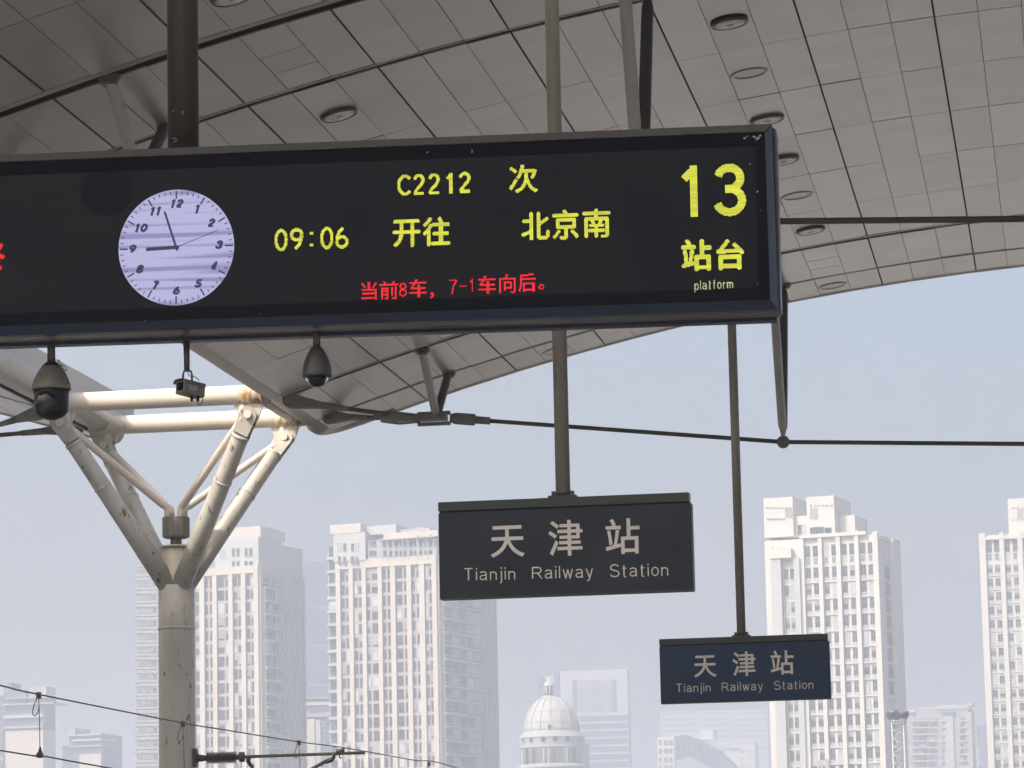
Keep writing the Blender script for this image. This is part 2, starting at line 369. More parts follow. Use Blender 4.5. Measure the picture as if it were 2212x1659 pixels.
def led_cells(mb, test, x0, x1, y0, y1, T, pitch, mi=0, cell=.74, cellv=1.0):
    a = pitch * cell / 2; b = pitch * cellv / 2
    for i in range(math.floor(x0 / pitch), math.ceil(x1 / pitch) + 1):
        for j in range(math.floor(y0 / pitch), math.ceil(y1 / pitch) + 1):
            u, v = i * pitch, j * pitch
            if test(u, v): mb.quad(T(u - a, v - b, .004), T(u + a, v - b, .004), T(u + a, v + b, .004), T(u - a, v + b, .004), mi)
def glyph_mesh(txt, bold=0):
    c = bpy.data.curves.new('lettering_source', 'FONT'); c.body = txt; c.offset = bold; c.resolution_u = 6
    o = bpy.data.objects.new('lettering_source', c); C.objects.link(o); bpy.context.view_layer.update()
    me = bpy.data.meshes.new_from_object(o.evaluated_get(bpy.context.evaluated_depsgraph_get()))
    V = [v.co.copy() for v in me.vertices]; P = [tuple(p.vertices) for p in me.polygons]
    bpy.data.objects.remove(o); bpy.data.curves.remove(c); bpy.data.meshes.remove(me)
    x0 = min(v.x for v in V); x1 = max(v.x for v in V); y0 = min(v.y for v in V); y1 = max(v.y for v in V)
    return [((v.x - x0) / (x1 - x0) - .5, (v.y - y0) / (y1 - y0) - .5) for v in V], P
def print_glyph(mb, txt, cu, cv, w, h, T, mi=0, thick=.0015, **kw):
    V, P = glyph_mesh(txt, **kw)
    k = len(mb.v)
    mb.v += [tuple(T(cu + x * w, cv + y * h, thick)) for x, y in V]
    for p in P: mb.face(tuple(k + i for i in p), mi)
def led_glyph(mb, txt, cu, cv, w, h, T, pitch, mi=0, cell=.74, cellv=1.0, grow=.0, pen=0):
    """the character as lit diodes on the display's grid"""
    if txt in PEN:
        sg = StrokeGlyph(txt, cu, cv, w, h, pen); x0, x1, y0, y1 = sg.bx
        led_cells(mb, sg.inside, x0, x1, y0, y1, T, pitch, mi, cell, cellv); return
    V, P = glyph_mesh(txt)
    ww, hh = w - 2 * grow, h - 2 * grow
    bv = BVHTree.FromPolygons([(cu + x * ww, cv + y * hh, 0) for x, y in V], P)
    offs = [(0, 0)] + ([(grow, 0), (-grow, 0), (0, grow), (0, -grow)] if grow else [])
    def test(u, v): return any(bv.ray_cast(Vector((u + a + 1e-6, v + b_ + 1e-6, 1)), Vector((0, 0, -1)))[0] is not None for a, b_ in offs)
    led_cells(mb, test, cu - w / 2, cu + w / 2, cv - h / 2, cv + h / 2, T, pitch, mi, cell, cellv)

# ------------------------------------------------------------------ ground
g = MB(); g.quad((-3300, -400, -1.2), (3300, -400, -1.2), (3300, 4700, -1.2), (-3300, 4700, -1.2)); struct('ground', g, M['ballast'])
for x0, x1 in ((-9.5, 14.0), (-33.0, -21.5)):
    g = MB(); g.box((x0, -40, -1.196), (x1, 160, 0)); struct('platform', g, M['platform'])
for xr in (-14.6, -13.16, -19.2, -17.76 + .9):
    g = MB(); g.box((xr - .035, -40, -1.19), (xr + .035, 400, -1.02)); g.box((xr - .07, -40, -1.196), (xr + .07, 400, -1.17))
    tag(link('rail', g.mesh('rail', M['rail'])), kind='structure')

# ------------------------------------------------------------------ canopy
def prof(X): return -9.775e-3 * X * X + .04905 * X + 14.6735
YE = 69.5
ROW = [39.65, 42.62, 45.85, 49.38, 52.36, 55.33, 58.31, 61.28, 64.38, 67.50, YE - .10]      # row joints seen in the photograph
BAND_Y = [42.62, 45.85, 64.38, 67.50]
GAP = {42.62: .27, 45.85: .15, 64.38: .19, 67.50: .10}; BW = {42.62: .17, 45.85: .09, 64.38: .13, 67.50: .06}
TX = [-1.537 + 1.863 * k for k in (2, 1, 0)] + [-3.398, -5.267, -7.155, -9.00, -10.82, -12.67, -14.56]   # wide joints
def canopy(sign, xc, root, cols_keep, rows_keep, edge_lab=None):
    """sign 1: the canopy overhead; sign -1: its mirror image beyond the gap"""
    fx = (lambda X: X) if sign == 1 else (lambda X: 2 * xc - X)
    cols = []
    for a, b_ in zip(TX[:-1], TX[1:]):
        for j in range(3):
            x0 = a + (b_ - a) * j / 3; x1 = a + (b_ - a) * (j + 1) / 3
            g0 = .014 if j == 0 else .005; g1 = .014 if j == 2 else .005
            cols.append((x0 - g0, x1 + g1))
    cache = {}
    keepN = 0
    stuff = MB()
    rowsall = [(ROW[i], ROW[i + 1]) for i in range(len(ROW) - 1)]
    y = ROW[0]; near = []
    while y > 6: near.append((y - 2.9, y)); y -= 2.9
    def corners(x0, x1, y0, y1):
        return [(fx(x0), y0, prof(x0)), (fx(x1), y0, prof(x1)), (fx(x1), y1, prof(x1)), (fx(x0), y1, prof(x0))]
    for ri, (y0, y1) in enumerate(rowsall + near):
        if ri == 9 and False: pass
        ya = y0 + GAP.get(y0, .013)
        yb0 = y1 - BW.get(y1, .013)
        if ri < len(rowsall) and abs(y0 - YE * .594) < 0: pass
        for ci, (xa, xb) in enumerate(cols):
            lit = sign == 1 and ci_has_light(xa, xb, y0, y1)
            yb = yb0 if not (ri == 9 and xb < -13.25) else (68.95 if xb < -13.9 else 69.38)
            hatch = sign == 1 and ri in (1, 8) and (min(xa, xb) < -4.345 < max(xa, xb) or min(xa, xb) < -9.9 < max(xa, xb))
            keep = ri < rows_keep and ci >= cols_keep
            if keep and hatch:
                cuts = [ya, ya + (yb - ya) * .40, ya + (yb - ya) * .70, yb]; segs = [(cuts[i] + (.012 if i else 0), cuts[i + 1] - (.012 if i < 2 else 0)) for i in range(3)]
            else: segs = [(ya, yb)]
            for ya_, yb_ in (segs if keep else []):
                cxx = (xa + xb) / 2; cyy = (ya_ + yb_) / 2
                w = math.hypot(xa - xb, prof(xa) - prof(xb)); d = yb_ - ya_
                ang = math.atan2(prof(xa) - prof(xb), xa - xb) * sign
                key = (round(w, 3), round(d, 3), lit)
                if key not in cache:
                    p = MB()
                    if lit:
                        R = .262; N = 32; k = len(p.v)
                        for t in range(N):
                            an = 2 * math.pi * t / N; p.v.append((R * math.cos(an), R * math.sin(an), 0))
                        for t in range(N):
                            an = 2 * math.pi * t / N; c_, s_ = math.cos(an), math.sin(an)
                            q = 1 / max(abs(c_) / (w / 2), abs(s_) / (w / 2)); p.v.append((q * c_, q * s_, 0))
                        for t in range(N):
                            t2 = (t + 1) % N; p.face((k + t, k + N + t, k + N + t2, k + t2))
                        h = w / 2
                        for sy in (1, -1):
                            p.quad((-h, h * sy, 0), (h, h * sy, 0), (h, d / 2 * sy, 0), (-h, d / 2 * sy, 0))
                    else: p.box((-w / 2, -d / 2, 0), (w / 2, d / 2, .02))
                    cache[key] = p.mesh('ceiling_panel', M['panel'], recalc=True)
                dz = random.uniform(-.003, .004)
                mw = Matrix.Translation(Vector((fx(cxx), cyy, (prof(xa) + prof(xb)) / 2 + dz)) - Vector(root.location)) @ Matrix.Rotation(-ang, 4, 'Y') @ Matrix.Rotation(random.uniform(-.002, .002), 4, 'X')
                link('ceiling_panel', cache[key], root, mw); keepN += 1
            if not keep: stuff.poly(corners(xa, xb, ya, yb))
    # the part of the arch past the frame
    x = TX[0]
    while x < 19:
        for (y0, y1) in rowsall + near: stuff.poly(corners(x + .005, x + .61, y0 + .013, y1 - .013))
        x += .62
    o = part('ceiling_panel_field', stuff, M['panel'], root); o['kind'] = 'stuff'
    # joint bands beside the frame lines
    for t in BAND_Y:
        bnd = MB(); xs = [TX[0] + 12 - i * (TX[0] + 12 - TX[-1]) / 24 for i in range(25)]
        for a, b_ in zip(xs[:-1], xs[1:]):
            q = [(fx(a), t - BW[t] + .012, prof(a) - .006), (fx(b_), t - BW[t] + .012, prof(b_) - .006), (fx(b_), t - .01, prof(b_) - .006), (fx(a), t - .01, prof(a) - .006)]
            bnd.poly(q)
            q2 = [(x_, y_, z_ + .03) for x_, y_, z_ in q]; bnd.poly(q2)
            bnd.poly([q[0], q[1], q2[1], q2[0]]); bnd.poly([q[3], q[2], q2[2], q2[3]])
        part('joint_band', bnd, M['band'], root)
    # void sheet, near-black colour standing in for deep shade, and roof sheet
    vs = MB(); rs = MB(); xs = [19.6 - i * (19.6 + 14.75) / 40 for i in range(41)]
    for a, b_ in zip(xs[:-1], xs[1:]):
        for mbx, dz in ((vs, .10), (rs, .62)):
            ye_ = YE - .1 if b_ > -14.0 else YE - .62; mbx.poly([(fx(a), 3, prof(a) + dz), (fx(b_), 3, prof(b_) + dz), (fx(b_), ye_, prof(b_) + dz), (fx(a), ye_, prof(a) + dz)])
    part('ceiling_void_sheet', vs, M['backing'], root); part('roof_sheet', rs, M['roof'], root)
    # rounded edge: along the gap, round the corner, along the end
    eb = MB(); pts = []; rad = []
    r = .27; xe = -14.60
    for i in range(25):
        yy = 3 + (YE - .95 - 3) * i / 24; pts.append((fx(xe - r * .75), yy, prof(xe) + .30)); rad.append(r)
    for i in range(1, 10):
        a = math.pi / 2 * i / 10
        X = xe - r * .75 + .75 * (1 - math.cos(a)); Y = YE - .95 + .79 * math.sin(a)
        rr = r - .17 * i / 10; pts.append((fx(X), Y, prof(X) + rr * .93)); rad.append(rr)
    for i in range(0, 31):
        X = xe - r * .75 + .75 + 33.6 * i / 30; pts.append((fx(X), YE - .16, prof(X) + .12)); rad.append(.13)
    eb.tube(pts, rad, 16, rz=1.12)
    part('edge_beam', eb, M['edge'], root, recalc=True)
    fs = MB()                                  # upright fascia above the rounded edge
    xf = fx(xe - .1); zf = prof(xe)
    xo = fx(xe - .42); fs.box((min(xf, xo), 3, zf + .30), (max(xf, xo), YE - (.05 if sign < 0 else 1.3), zf + (.86 if sign < 0 else .50))); part('fascia', fs, M['edge'], root)
    return keepN

LIGHTS = [(-4.345, y / YE, k) for y, k in ((47.84, 'd'), (50.87, 'p'), (53.86, 'd'), (56.86, 'd'), (59.80, 'p'), (62.83, 'd'), (68.55, 'p'))] + \
         [(-9.90, 47.62 / YE, 'd'), (-9.90, 41.2 / YE, 'd'), (-9.90, 68.5 / YE, 'p')]
def ci_has_light(xa, xb, y0, y1):
    for X, f, k in LIGHTS:
        if min(xa, xb) < X < max(xa, xb) and y0 < f * YE < y1: return True
    return False
can = thing('station_canopy', 'curved station canopy with pale metal ceiling panels over the hanging departure board', 'canopy', (0, 40, 0))
nk = canopy(1, 0, can, 2, 10)
XC = -16.92
can2 = thing('station_canopy', 'canopy wing beyond the open gap, low behind the left dome camera', 'canopy', (-34, 40, 0))
for o_ in (can, can2): o_['group'] = 'platform canopies'
ROWK = 10
def keep_far():
    global TX
    return canopy(-1, XC, can2, 15, 10)
nk2 = keep_far()
print('panels', nk, nk2)

def ring_light(X, f, k, lab):
    Y = f * YE; z = prof(X); sl = math.atan(-2 * 9.775e-3 * X + .04905)
    root = thing('recessed_ceiling_light', lab, 'ceiling light', (X, Y, z), 'round downlights set in the canopy ceiling')
    root.rotation_euler = (0, -sl, 0)
    r = MB()
    if k == 'd':
        r.lathe([(.262, .01), (.275, -.012), (.262, -.045), (.235, -.048), (.218, -.03), (.218, .02)], seg=36)
        link('ring', r.mesh('ring', M['lightring'], recalc=True), root)
        b_ = MB(); N = 28
        b_.lathe([(.219, -.040), (.20, -.046), (.13, -.050), (.06, -.051), (.001, -.051)], seg=N)
        link('reflector', b_.mesh('reflector', M['bowl'], recalc=True), root)
        la = MB(); la.lathe([(.055, -.050), (.05, -.058), (.02, -.060)], seg=14); link('lamp_cap', la.mesh('lamp_cap', M['lightpale']), root)
    else:
        r.lathe([(.262, .01), (.285, -.008), (.262, -.018), (.235, -.012), (.228, .01)], seg=36)
        link('ring', r.mesh('ring', M['lightpale'], recalc=True), root)
        b_ = MB(); b_.lathe([(.228, .0), (.20, .06), (.14, .12), (.001, .14)], seg=28)
        link('reflector', b_.mesh('reflector', M['bowl2'], recalc=True), root)
        la = MB(); la.lathe([(.05, .12), (.05, .04), (.02, .03)], seg=14); link('lamp_cap', la.mesh('lamp_cap', M['lightring']), root)
LL = ['dark-ringed downlight highest in the right-hand row, nearest the top of the photo',
      'pale open downlight second from the top of the right-hand row',
      'dark-ringed downlight just above the top right corner of the departure board',
      'dark-ringed downlight half hidden by the right end of the departure board',
      'pale open downlight fifth in the right-hand row, above the thin tie rod',
      'dark-ringed downlight just below the horizontal tie rod at the right',
      'pale open downlight next to the canopy edge, lowest of the right-hand row',
      'dark-ringed downlight alone above the middle of the board, left of the thin hanger post',
      'dark-ringed downlight cut off by the top edge of the photo, right of the thick post',
      'pale downlight by the canopy edge under the board, beside the thin hanger post']
for (X, f, k), lab in zip(LIGHTS, LL): ring_light(X, f, k, lab)

# ------------------------------------------------------------------ tie rod trusses under the canopies
VX1 = atY(943, 901, 66.1).x; VX2 = atY(1692, 957, 66.1).x
ZJ, ZN = 11.60, 10.86
def cigar(mb, a, b, r, mi=0, neck=.45):
    a, b = Vector(a), Vector(b); d = b - a
    mb.tube([a, a + d * .02, a + d * .07, a + d * .5, a + d * .93, a + d * .98, b], [r * neck, r * neck, r * .95, r, r * .95, r * neck, r * neck], 14, mi)
def truss(Y, label, mirror=False, grp='tie rod frames under the canopies'):
    fx = (lambda X: 2 * XC - X) if mirror else (lambda X: X)
    root = thing('tie_rod_frame', label, 'tie rod frame', (fx(VX2), Y, ZN), grp)
    y1, y2 = Y - 1.45, Y + 1.43
    zn_ = ZN if Y > 60 else atY(1500, 475, Y).z
    J = Vector((fx(VX1 - .35), Y, ZJ + .02))
    rod = MB()
    A1 = atY(626, 865, 64.6); A2 = atY(712, 903, 67.65)
    for yy, A in ((y1, A1), (y2, A2)):
        P = Vector((fx(A.x), yy, A.z)); rod = MB()
        d = (J - P)
        rod.tube([P + d * .16, P + d * .86], .045, 10)
        part('tie_rod', rod, M['rod'], root)
        lug = MB(); dn_ = d.normalized(); pp_ = Vector((-dn_.z, 0, dn_.x)).normalized()
        for yo in (-.09, .05):
            out = [P + (dn_ * -math.cos(t) + pp_ * math.sin(t)) * .14 for t in [-1.75 + 3.5 * i / 10 for i in range(11)]] + [P + dn_ * .70 + pp_ * .055, P + dn_ * .70 - pp_ * .055]
            r1_ = [p + Vector((0, yo, 0)) for p in out]; r2_ = [p + Vector((0, yo + .04, 0)) for p in out]
            lug.poly(r1_); lug.poly(list(reversed(r2_)))
            for i in range(len(out)): lug.poly([r1_[i - 1], r1_[i], r2_[i], r2_[i - 1]])
        lug.tube([P + dn_ * .6, P + dn_ * 1.15], [.075, .055], 12)
        lg = part('end_fitting', lug, M['clevis'], root)
        pn = MB(); pn.tube([P + Vector((0, -.19, 0)), P + Vector((0, .19, 0))], .07, 14); part('pin', pn, M['clevis'], lg)
    # joint block and turnbuckle
    jb = MB()
    for s_ in (-1, 1):
        jb.tube([J + Vector((-.80 if not mirror else .80, s_ * .42, .07)), J + Vector((-.45 if not mirror else .45, s_ * .26, .03)), J], [.06, .10, .09], 10)
    jb.box(tuple(J + Vector((-.42, -.16, -.05))), tuple(J + Vector((.55, .16, .05))))
    part('joint_block', jb, M['clevis'], root)
    s = -1 if mirror else 1
    tb = MB()
    tb.box(tuple(J + Vector((.30 * s - .32, -.05, -.15 - .0))), tuple(J + Vector((.30 * s + .32, .05, -.085))))
    tb.box(tuple(J + Vector((.30 * s - .32, -.05, .05))), tuple(J + Vector((.30 * s + .32, .05, .12))))
    e0 = J + Vector((.72 * s, 0, -.03)); N = Vector((fx(VX2), Y, zn_)); dd = (N - e0).normalized()
    tb.tube([e0 - dd * .1, e0, e0 + dd * .38, e0 + dd * .40], [.08, .115, .115, .07], 8)
    tb.tube([e0 + dd * .38, e0 + dd * .68], .075, 10)
    part('turnbuckle', tb, M['clevis'], root)
    rd = MB(); rd.tube([e0 + dd * .6, N], .042, 10); part('tie_rod', rd, M['rod'], root)
    E_ = atY(2212, 959 if Y > 60 else 473, Y); E_ = Vector((fx(E_.x), Y, E_.z)); E_ = N + (E_ - N) * 2.2
    rd = MB(); rd.tube([N, E_], .042, 10); part('tie_rod', rd, M['rod'], root)
    bl = MB(); bl.lathe([(.001, -.125), (.05, -.115), (.09, -.088), (.115, -.05), (.125, 0), (.115, .05), (.09, .088), (.05, .115), (.001, .125)], N, 16)
    part('ball_node', bl, M['clevis'], root)
    for X, zn, r1, r2 in ((VX1, ZJ + .05, .085, .085), (VX2, zn_ + .09, .085, .085)):
        b1 = MB(); top1 = Vector((fx(X), y1 + .02, prof(X) + .02)); cigar(b1, (fx(X), Y - .03, zn), top1, r1)
        s1 = part('strut', b1, M['strut'], root)
        cp = MB(); cp.lathe([(.10, -.10), (.15, -.04), (.15, .03), (.06, .06)], top1, 14); part('strut_cap', cp, M['strut_dark'], s1)
        b2 = MB(); top2 = Vector((fx(X), y2, prof(X) + .02)); cigar(b2, (fx(X), Y + .03, zn), top2, r2)
        s2 = part('strut', b2, M['strut_dark'], root, label='dark grey strut slanting away from the camera')
        cp = MB(); cp.lathe([(.10, -.10), (.14, -.04), (.14, .03), (.06, .06)], top2, 14); part('strut_cap', cp, M['strut_dark'], s2)
    return root
YC_ = 66.1
truss(YC_, 'tie rod frame with V struts and ball joint seen below the board, crossing the sky')
truss(44.2, 'nearer tie rod frame above the board with its right rod before the ceiling')
truss(YC_, 'tie rod frame of the left canopy wing, at the left edge below the board', True)

# ------------------------------------------------------------------ branching column between the canopies
col = thing('branching_column', 'white steel column branching into four arms below the canopy gap, with rust streaks', 'column', (-17.05, YC_, -1.2))
cxm = -17.08
m_ = MB(); zt = 8.55
m_.tube([(cxm, YC_, -1.2), (cxm, YC_, 5.0), (cxm, YC_, 7.72), (cxm, YC_, zt)], [.355, .355, .352, .350], 36); part('shaft', m_, M['white'], col)
m_ = MB(); m_.lathe([(.352, -.03), (.366, -.018), (.366, .018), (.352, .03)], (cxm, YC_, 7.72), 36); part('weld_band', m_, M['white'], col)
m_ = MB(); m_.lathe([(.33, -.5), (.27, 0), (.28, .75)], (cxm, YC_, zt), 32); m_.lathe([(.33, 0), (.33, .03)], (cxm, YC_, zt + .75), 32, sm=False)
part('stub', m_, M['stain'], col, label='rust-streaked stub between the arms')
m_ = MB(); m_.lathe([(.11, 0), (.11, .2)], (cxm, YC_, zt + .78), 20); part('stem', m_, M['drum'], col)
m_ = MB(); m_.lathe([(.22, 0), (.265, .03), (.268, .40), (.20, .405)], (cxm, YC_, zt + .93), 32, sm=False); part('drum', m_, M['drum'], col)
ZD = zt + 1.34
PN = {('l', 64.6): -18.95, ('r', 64.6): -15.25, ('l', 67.7): -18.95, ('r', 67.7): -15.25}
ZP = 12.0
for (sd_, Y), X in PN.items():
    s = 1 if sd_ == 'r' else -1; ys = -1 if Y < YC_ else 1
    base = Vector((cxm + s * .10, YC_ + ys * .10, zt - .05)); pin = Vector((X, Y, 11.60)); d = (pin - base); L = d.length; dn = d / L
    end = pin - dn * .42
    a_ = MB(); a_.tube([base, base + dn * 1.6, end - dn * .05, end], [.20, .178, .165, .165], 28)
    a_.tube([end - dn * .06, end], [.178, .178], 28)
    arm = part('arm', a_, M['white'], col)
    for fr_ in (.22, .62):
        c0_ = base + d * fr_; wr = MB(); wr.lathe([(.176, -.02), (.188, -.01), (.188, .01), (.174, .02)], c0_, 28, axis=dn); part('weld_band', wr, M['white'], arm)
    # clevis plates and pin
    c_ = MB(); side = Vector((0, 1, 0))
    up = Vector((X - s * .02, Y, 11.85))
    for off in (-.10, .07):
        o0 = side * off
        pl = [end + Vector((-.16, 0, 0)) + o0, end + Vector((.16, 0, .0)) + o0]
        perp = Vector((dn.z, 0, -dn.x)).normalized()
        w = .15
        outer = [end - perp * w + o0, end + perp * w + o0]
        arc = [pin + o0 + (dn * math.cos(t) + perp * math.sin(t)) * .17 for t in [math.pi / 2 - math.pi * i / 8 for i in range(9)]]
        ring = [outer[1]] + arc + [outer[0]]
        ring2 = [p + side * .03 for p in ring]
        c_.poly(ring); c_.poly(list(reversed(ring2)))
        for i in range(len(ring)): c_.poly([ring[i - 1], ring[i], ring2[i], ring2[i - 1]])
    part('clevis', c_, M['white'], arm, recalc=True)
    gp = MB(); ring = [Vector((X - .30, Y - .03, ZP - .17)), Vector((X + .30, Y - .03, ZP - .17)), Vector((X + .17, Y - .03, 11.5)), Vector((X, Y - .03, 11.42)), Vector((X - .17, Y - .03, 11.5))]
    ring2 = [p + Vector((0, .06, 0)) for p in ring]; gp.poly(ring); gp.poly(list(reversed(ring2)))
    for i in range(len(ring)): gp.poly([ring[i - 1], ring[i], ring2[i], ring2[i - 1]])
    part('gusset_plate', gp, M['white'], col, recalc=True)
    p_ = MB(); p_.tube([pin + Vector((0, -.15, 0)), pin + Vector((0, .15, 0))], .075, 20); part('pin', p_, M['pipe'], arm)
    # slim brace with elbows at both ends
    b0 = Vector((cxm + s * .13, YC_ + ys * .11, ZD)); b1 = b0 + Vector((0, 0, .16)); tt = Vector((X - s * (.12 if ys < 0 else .05), Y, 11.83)); b3 = tt + Vector((0, 0, -.28))
    dr = (b3 - b1).normalized()
    pts = [b0 - Vector((0, 0, .02)), b1 - Vector((0, 0, .05)), b1 + Vector((0, 0, .02)) + dr * .03, b1 + dr * .12, b3 - dr * .12, b3 - dr * .02 + Vector((0, 0, .01)), b3 + Vector((0, 0, .08)), tt]
    b_ = MB(); b_.tube(pts, .075, 16); part('brace', b_, M['pipe'], col)
for Y in (64.6, 67.7):
    p_ = MB(); p_.tube([(-19.25, Y, ZP), (-15.42, Y, ZP)], .185, 32, caps=False); pb = part('pipe_beam', p_, M['pipe'], col)
    p_ = MB(); p_.tube([(-15.42, Y, ZP), (-14.85, Y, ZP)], .187, 32); part('rusted_end', p_, M['rust'], pb, label='pipe end with rusting paint')
    p_ = MB(); p_.lathe([(.187, -.03), (.205, -.02), (.205, .02), (.187, .03)], (-14.98, Y, ZP), 32, axis=(1, 0, 0)); part('weld_collar', p_, M['rust'], pb)
for X in (-18.55, -15.12):
    p_ = MB(); p_.tube([(X, 64.6, ZP - .03), (X, 67.7, ZP - .03)], .085, 16); part('link_pipe', p_, M['pipe'], col)

# ------------------------------------------------------------------ overhead line on the column
XW = -13.88
def smoothpath(P, k=6):
    out = []
    for i in range(len(P) - 1):
        p0, p1, p2, p3 = P[max(i - 1, 0)], P[i], P[i + 1], P[min(i + 2, len(P) - 1)]
        for j in range(k):
            t = j / k
            out.append(.5 * ((2 * p1) + (p2 - p0) * t + (2 * p0 - 5 * p1 + 4 * p2 - p3) * t * t + (3 * p1 - p0 - 3 * p2 + p3) * t ** 3))
    return out + [P[-1]]
mp = [(0, 1480.5), (83.5, 1500), (395, 1561.8), (486, 1576.6), (645.6, 1602.6), (739, 1614.5), (890.9, 1641.7), (984, 1658)]
MP = [atX(x, y, XW) for x, y in mp]
MP = [MP[0] + (MP[0] - MP[1]) * 2.2] + MP + [Vector((XW, 100, MP[-1].z - .35)), Vector((XW, 140, 5.3))]
w_ = MB(); w_.tube(smoothpath(MP), .011, 6); ocs = thing('overhead_wire', 'pair of thin dark overhead wires with droppers crossing low at the left', 'overhead line', (XW, 60, 5.4))
part('messenger_wire', w_, M['wire'], ocs)
cp_ = [atX(0, 1621, XW), atX(86.8, 1632, XW), atX(230.7, 1658, XW)]
CP = [Vector((XW, 25, cp_[0].z + .02))] + cp_ + [Vector((XW, 66, cp_[2].z - .03)), Vector((XW, 140, cp_[2].z - .05))]
CPs = smoothpath(CP)
w_ = MB(); w_.tube(CPs, .011, 6); part('contact_wire', w_, M['wire'], ocs)
for x, y in ((83.5, 1500), (395, 1561.8), (645.6, 1602.6), (926, 1649)):
    t = atX(x, y, XW); zc_ = min(CPs, key=lambda p: abs(p.y - t.y)).z
    d_ = MB(); d_.tube([t + Vector((0, 0, -.03)), t + Vector((.012, 0, -.35)), Vector((t.x + .02, t.y, zc_ + .02))], .006, 5)
    dr = part('dropper', d_, M['wire'], ocs)
    d_ = MB(); d_.box(tuple(t + Vector((-.03, -.03, -.06))), tuple(t + Vector((.03, .03, .03)))); part('dropper_clamp', d_, M['dirtclamp'], dr)
    lp = [t + Vector((-.02, 0, -.04)), t + Vector((-.07, 0, -.16)), t + Vector((-.085, 0, -.25)), t + Vector((-.055, 0, -.29)), t + Vector((-.015, 0, -.25)), t + Vector((.008, 0, -.16))]
    d_ = MB(); d_.tube(smoothpath(lp, 4), .007, 5); part('wire_loop', d_, M['wire'], dr)
    d_ = MB(); q = Vector((t.x + .02, t.y, zc_)); d_.tube([q + Vector((0, 0, .12)), q + Vector((0, 0, .03))], [.01, .035], 6); d_.box(tuple(q + Vector((-.035, -.04, -.03))), tuple(q + Vector((.035, .04, .04)))); part('dropper_foot', d_, M['dirtclamp'], dr)

def c7(zx, zy): return crop(400, 1700, 3.16)(zx, zy)
def P7(zx, zy): x, y = c7(zx, zy); return atY(x, y, YC_ - .05)
arm = thing('cantilever_arm', 'greenish catenary cantilever with ribbed brown insulator fixed to the column', 'cantilever', tuple(P7(400, 1015)))
t0, t1 = P7(795, 1006), P7(1805, 971)
w_ = MB(); w_.tube([t0, t1], .030, 12); part('top_tube', w_, M['ocsgreen'], arm)
w_ = MB(); w_.tube([t1 - (t1 - t0).normalized() * .04, t1 + (t1 - t0).normalized() * .015], .034, 12); part('end_cap', w_, M['dirtclamp'], arm)
i0, i1 = P7(478, 1017), P7(728, 1010); ax = (i1 - i0); L = ax.length; pr = [(.045, 0)]
for k in range(14):
    h = L * (k + .5) / 14; pr += [(.045, h - L * .022), (.115, h - L * .005), (.115, h + L * .003), (.05, h + L * .02)]
pr.append((.045, L)); w_ = MB(); w_.lathe(pr, i0, 16, axis=ax, sm=False); part('insulator', w_, M['insul'], arm)
w_ = MB(); pr = [(.05, 0)]
b0, b1 = P7(728, 1010), P7(800, 1006); L2 = (b1 - b0).length
for k in range(3): h = L2 * (.45 + .2 * k); pr += [(.05, h - .02), (.10, h - .01), (.10, h + .01), (.05, h + .02)]
pr.append((.05, L2)); w_.lathe(pr, b0, 14, axis=b1 - b0); part('end_fitting', w_, M['ocsgreen'], arm)
w_ = MB(); w_.tube([P7(392, 1015), P7(430, 1018), P7(478, 1017)], [.05, .07, .05], 10); w_.tube([P7(388, 975), P7(425, 1010)], .02, 6); w_.tube([P7(388, 1065), P7(428, 1022)], .02, 6)
q = P7(389, 1017); w_.box((q.x - .05, q.y - .09, q.z - .18), (q.x + .02, q.y + .09, q.z + .18)); part('bracket', w_, M['dirtclamp'], arm)
w_ = MB(); w_.tube([P7(830, 1012), P7(828, 1045), P7(845, 1075), P7(870, 1098)], [.05, .045, .035, .03], 8); w_.tube([P7(868, 1095), P7(862, 1070)], .015, 6); part('hook_lug', w_, M['dirtclamp'], arm)
w_ = MB(); w_.tube([P7(1490, 1040), P7(1380, 1100), P7(420, 1655)], .036, 12); part('brace_tube', w_, M['ocsgreen'], arm)
w_ = MB(); w_.tube([P7(1540, 978), P7(1548, 1010), P7(1530, 1030), P7(1480, 1048)], [.045, .04, .05, .045], 8); part('brace_clamp', w_, M['dirtclamp'], arm)
w_ = MB(); w_.tube([P7(1583, 985), P7(1583, 960), P7(1625, 955), P7(1630, 925)], [.05, .05, .05, .03], 8); w_.tube([P7(1600, 985), P7(1595, 1005), P7(1605, 1018), P7(1613, 1010)], .014, 6)
part('wire_clamp', w_, M['dirtclamp'], arm)

# ------------------------------------------------------------------ departure board
YB = 16.0
cBR = atY(1683, 668, YB)
yaw = math.radians(2.2); tilt = -.0078
U = (Matrix.Rotation(yaw, 3, 'Z') @ Matrix.Rotation(-tilt, 3, 'Y') @ Vector((1, 0, 0))).normalized()
Vv = (Vector((0, 0, 1)) - U * U.z); Vv.normalize(); Nn = U.cross(Vv)       # towards the camera
BO = cBR.copy(); BO.z -= .001
def onboard(x, y):
    d = ray(x, y); t = (BO - CAM).dot(Nn) / d.dot(Nn); p = CAM + d * t - BO
    return p.dot(U), p.dot(Vv)
def TB(u, v, w=0): return BO + U * u + Vv * v + Nn * w
WB, HB, DB = 6.2, .879, .28
board = thing('departure_board', 'long dark platform departure board with clock, yellow train details and number 13', 'departure board', tuple(TB(-WB / 2, 0)))
def TBv(p): return TB(p.x, p.z, -p.y)
